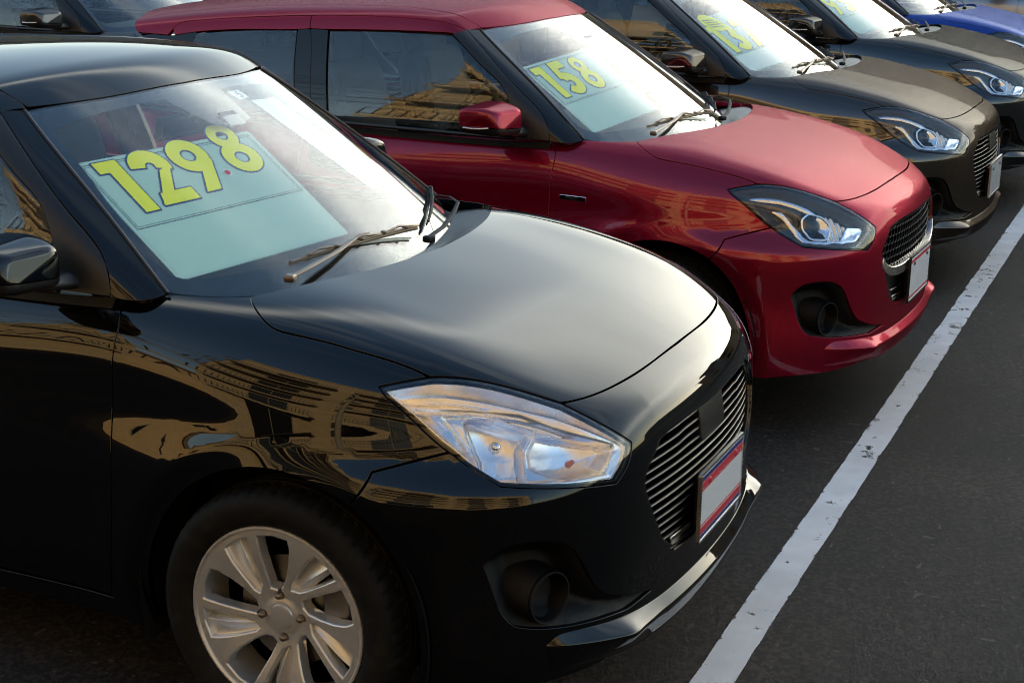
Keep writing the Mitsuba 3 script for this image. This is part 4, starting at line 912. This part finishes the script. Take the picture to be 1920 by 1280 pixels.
for r in range(9):
    bits = shapely.union_all([Polygon([(x, -Hh + .018 + r * .008), (x + .010 + .006 * ((x * 911 + r) % 1), -Hh + .018 + r * .008), (x + .010, -Hh + .022 + r * .008), (x, -Hh + .022 + r * .008)]) for x in np.arange(.02, W - .03, .021 if r % 3 else .028)])
    add(f'{sk}__print_line' + (f'_{r:03d}' if r else ''), moved(plate(bits, 0, .0004, .05, .0001), M), 'plate_grey', T1)
sk, M, W, Hh = sheet(T1, [(-.722, .135, 1.314), (-.729, .195, 1.313), (-.697, .190, 1.296), (-.690, .126, 1.297)], 'inspection_sticker', 'paper', 'small white sticker with a 5 at the top of the nearest windscreen', 'sticker', .004)
tx = meshkit.text_mesh('5', .026, .0004, bold=True)
tx.apply_translation([.022, -Hh + .006, 0])
add(f'{sk}__numeral', moved((*meshkit.arrays(tx, 30),), M), 'ink', T1)
sheet(T3, [(-1.03, -.53, 1.275), (-.83, -.55, 1.275), (-.83, -.585, 1.12), (-1.03, -.585, 1.12)], 'paper_sheet', 'seat_light', 'beige sheet hanging inside the side window of the dark brown car', 'paper sheet', .0)

# ---------------------------------------------------------------- across the street behind the camera, seen in the paint and the windows
def wallmat(name, c1, c2, sc):
    scene['mat_' + name] = two({'type': 'principled', 'roughness': .85, 'specular': .2, 'base_color': mikit.proc(lambda p, n, uv: mikit.mix(c1, c2, mikit.fbm(p.x * sc, p.y * sc, p.z * sc * 2, 4)))})
wallmat('stucco', (.26, .215, .165), (.34, .285, .22), .8)
wallmat('old_plaster', (.30, .23, .16), (.40, .31, .21), .6)
wallmat('roof_tile', (.10, .075, .055), (.16, .12, .09), 3)
wallmat('grey_wall', (.16, .15, .14), (.24, .23, .22), .7)
mat('dark_window', coat((.02, .022, .025)))
mat('iron', rough((.02, .018, .016), .3))
def box(x0, x1, y0, y1, z0, z1): return solid(trimesh.creation.box(bounds=[[x0, y0, z0], [x1, y1, z1]]), 20)
def boxes(L): return join(*[box(*b) for b in L])
YF = -15.0
def building(name, x0, x1, yf, depth, h, mwall, label, floors=None, roof='flat', face=1):
    """a block whose front is the plane y = yf; face = the side the front looks to"""
    labels[name] = {'label': label, 'category': 'building'}
    yb = yf - face * depth
    y0, y1 = min(yf, yb), max(yf, yb)
    scene[name + '__wall'] = put(box(x0, x1, y0, y1, 0, h), mwall)
    if roof == 'flat':
        scene[name + '__parapet'] = put(box(x0 - .15, x1 + .15, y0 - .15, y1 + .15, h + .003, h + .45), mwall)
    else:
        ym = (y0 + y1) / 2
        V = np.array([(x, y, z) for x in (x0 - .5, x1 + .5) for y, z in ((y0 - .5, h), (ym, h + roof), (y1 + .5, h))], float)
        scene[name + '__roof'] = put(solid((V, np.array([(0, 1, 4), (0, 4, 3), (1, 2, 5), (1, 5, 4), (0, 2, 1), (3, 4, 5), (0, 3, 5), (0, 5, 2)])), 10), 'roof_tile')
    n = 0
    for z, step, half, tall in floors or []:
        for x in np.arange(x0 + step * .5, x1 - half, step):
            sfx = f'_{n:03d}' if n else ''
            scene[f'{name}__window{sfx}'] = put(box(x - half, x + half, yf + face * .01 - .03, yf + face * .01 + .03, z, z + tall), 'dark_window')
            scene[f'{name}__window{sfx}__frame'] = put(boxes([(x - half - .07, x - half, yf - .05, yf + .05, z - .07, z + tall + .07), (x + half, x + half + .07, yf - .05, yf + .05, z - .07, z + tall + .07), (x - half, x + half, yf - .05, yf + .05, z + tall, z + tall + .07), (x - half, x + half, yf - .05, yf + .05, z - .07, z), (x - .03, x + .03, yf - .045, yf + .045, z, z + tall)]), 'seat_light')
            n += 1
building('apartment_building', -12.4, 26, YF, 10, 18.0, 'stucco', 'tan apartment building with iron balconies across the street', [(.5, 8.8, 1.9, 1.9), (2.85, 8.8, 1.5, 2.0), (5.65, 8.8, 1.5, 2.0), (8.45, 8.8, 1.5, 2.0), (11.25, 8.8, 1.5, 2.0), (14.05, 8.8, 1.5, 2.0)])
for i, z in enumerate((2.75, 5.55, 8.35, 11.15, 13.95)):
    sfx = f'_{i:03d}' if i else ''
    scene[f'apartment_building__balcony{sfx}'] = put(boxes([(x, x + 7.4, YF + .003, YF + 1.35, z - .16, z) for x in (-11.8, -3, 5.8, 14.6)] + [(x, x + 7.4, YF + 1.25, YF + 1.38, z - .30, z - .163) for x in (-11.8, -3, 5.8, 14.6)]), 'stucco')
    scene[f'apartment_building__railing{sfx}'] = put(boxes([(x, x + 7.4, YF + 1.28, YF + 1.33, z + zz, z + zz + .05) for x in (-11.8, -3, 5.8, 14.6) for zz in (.12, 1.0)] + [(x + k * .27, x + k * .27 + .03, YF + 1.29, YF + 1.32, z + .003, z + 1.0) for x in (-11.8, -3, 5.8, 14.6) for k in range(28)]), 'iron')
building('street_house', -30, -13.6, -17, 9, 4.6, 'old_plaster', 'low plaster house with brown tiled roof across the street', [(1.0, 4, .7, 1.4)], 1.9)
building('street_house_001', -48, -31, -18, 9, 5.4, 'old_plaster', 'second low house with brown tiled roof, left of the first', [(1.0, 4, .7, 1.4), (3.4, 4, .7, 1.2)], 1.8)
# behind the row: the houses that keep the sun off the car park
building('garden_house', -40, -9, 24, 9, 4.9, 'grey_wall', 'grey rendered house with tiled roof behind the left part of the row', [(1.0, 4, .7, 1.4), (3.2, 4, .7, 1.1)], 1.6, face=-1)
building('garden_house_001', -7.5, 13.0, 23, 8, 4.9, 'old_plaster', 'long plaster house with low tiled roof beyond the far end of the row', [(1.0, 4, .7, 1.4), (3.2, 4, .7, 1.1)], .9, face=-1)
building('garden_house_002', 7.4, 9.6, 19.5, 2.5, 5.0, 'grey_wall', 'small grey gabled house standing in front of the long plaster house', [(1.0, 2.0, .4, 1.2), (3.0, 2.0, .4, 1.0)], 1.3, face=-1)
building('garden_house_003', 17, 70, 60, 9, 5.0, 'grey_wall', 'long grey building far beyond the right side of the car park', [(1.0, 4, .7, 1.4), (3.5, 4, .7, 1.0)], 1.2, face=-1)
building('garden_house_004', -80, -44, 24, 9, 5.8, 'grey_wall', 'long grey building at the left end behind the row', [(1.0, 4, .7, 1.4), (3.5, 4, .7, 1.2)], 1.6, face=-1)
# utility poles and wires along the street
for i, x in enumerate((-24.0, -2.0, 20.0)):
    key = 'utility_pole' + (f'_{i:03d}' if i else '')
    labels[key] = {'label': ('left', 'middle', 'right')[i] + ' concrete utility pole on the street behind the camera', 'category': 'utility pole', 'group': 'utility poles along the street'}
    scene[key + '__shaft'] = put(tube([(x, -11, 0), (x, -11, 10.5)], [.17, .11], 14), 'grey_wall')
    scene[key + '__cross_arm'] = put(boxes([(x - .05, x + .05, -12, -10, 9.0, 9.1), (x - .05, x + .05, -11.9, -10.1, 8.2, 8.3)]), 'iron')
    scene[key + '__transformer'] = put(lathe([(.001, 0), (.28, 0), (.28, .8), (.2, .86), (.001, .88)], 24)[0:1] and moved(lathe([(.001, 0), (.28, 0), (.28, .8), (.2, .86), (.001, .88)], 24), mtx((x + .42, -11, 7.0))), 'grey_wall')
WIRES = [(-11.9, 9.13, 'street side top'), (-11.3, 9.13, 'second top'), (-10.7, 9.13, 'third top'), (-10.1, 9.13, 'car park side top'), (-11.7, 8.33, 'street side middle'), (-10.3, 8.33, 'car park side middle'), (-11, 7.2, 'upper thick'), (-11, 6.6, 'lower thick')]
for n, (y, z, nm) in enumerate(WIRES):
    t = np.linspace(0, 1, 13)[:-1]
    pts = np.vstack([np.stack([a + 22 * t, 0 * t + y, z - 2.0 * t * (1 - t)], 1) for a in (-46, -24, -2, 20)] + [[(42, y, z)]])
    key = 'overhead_wire' + (f'_{n:03d}' if n else '')
    scene[key] = put(tube(pts, .018 if z > 7.5 else .035, 6), 'iron')
    labels[key] = {'label': nm + ' wire strung between the utility poles', 'category': 'wire', 'group': 'overhead wires along the street'}
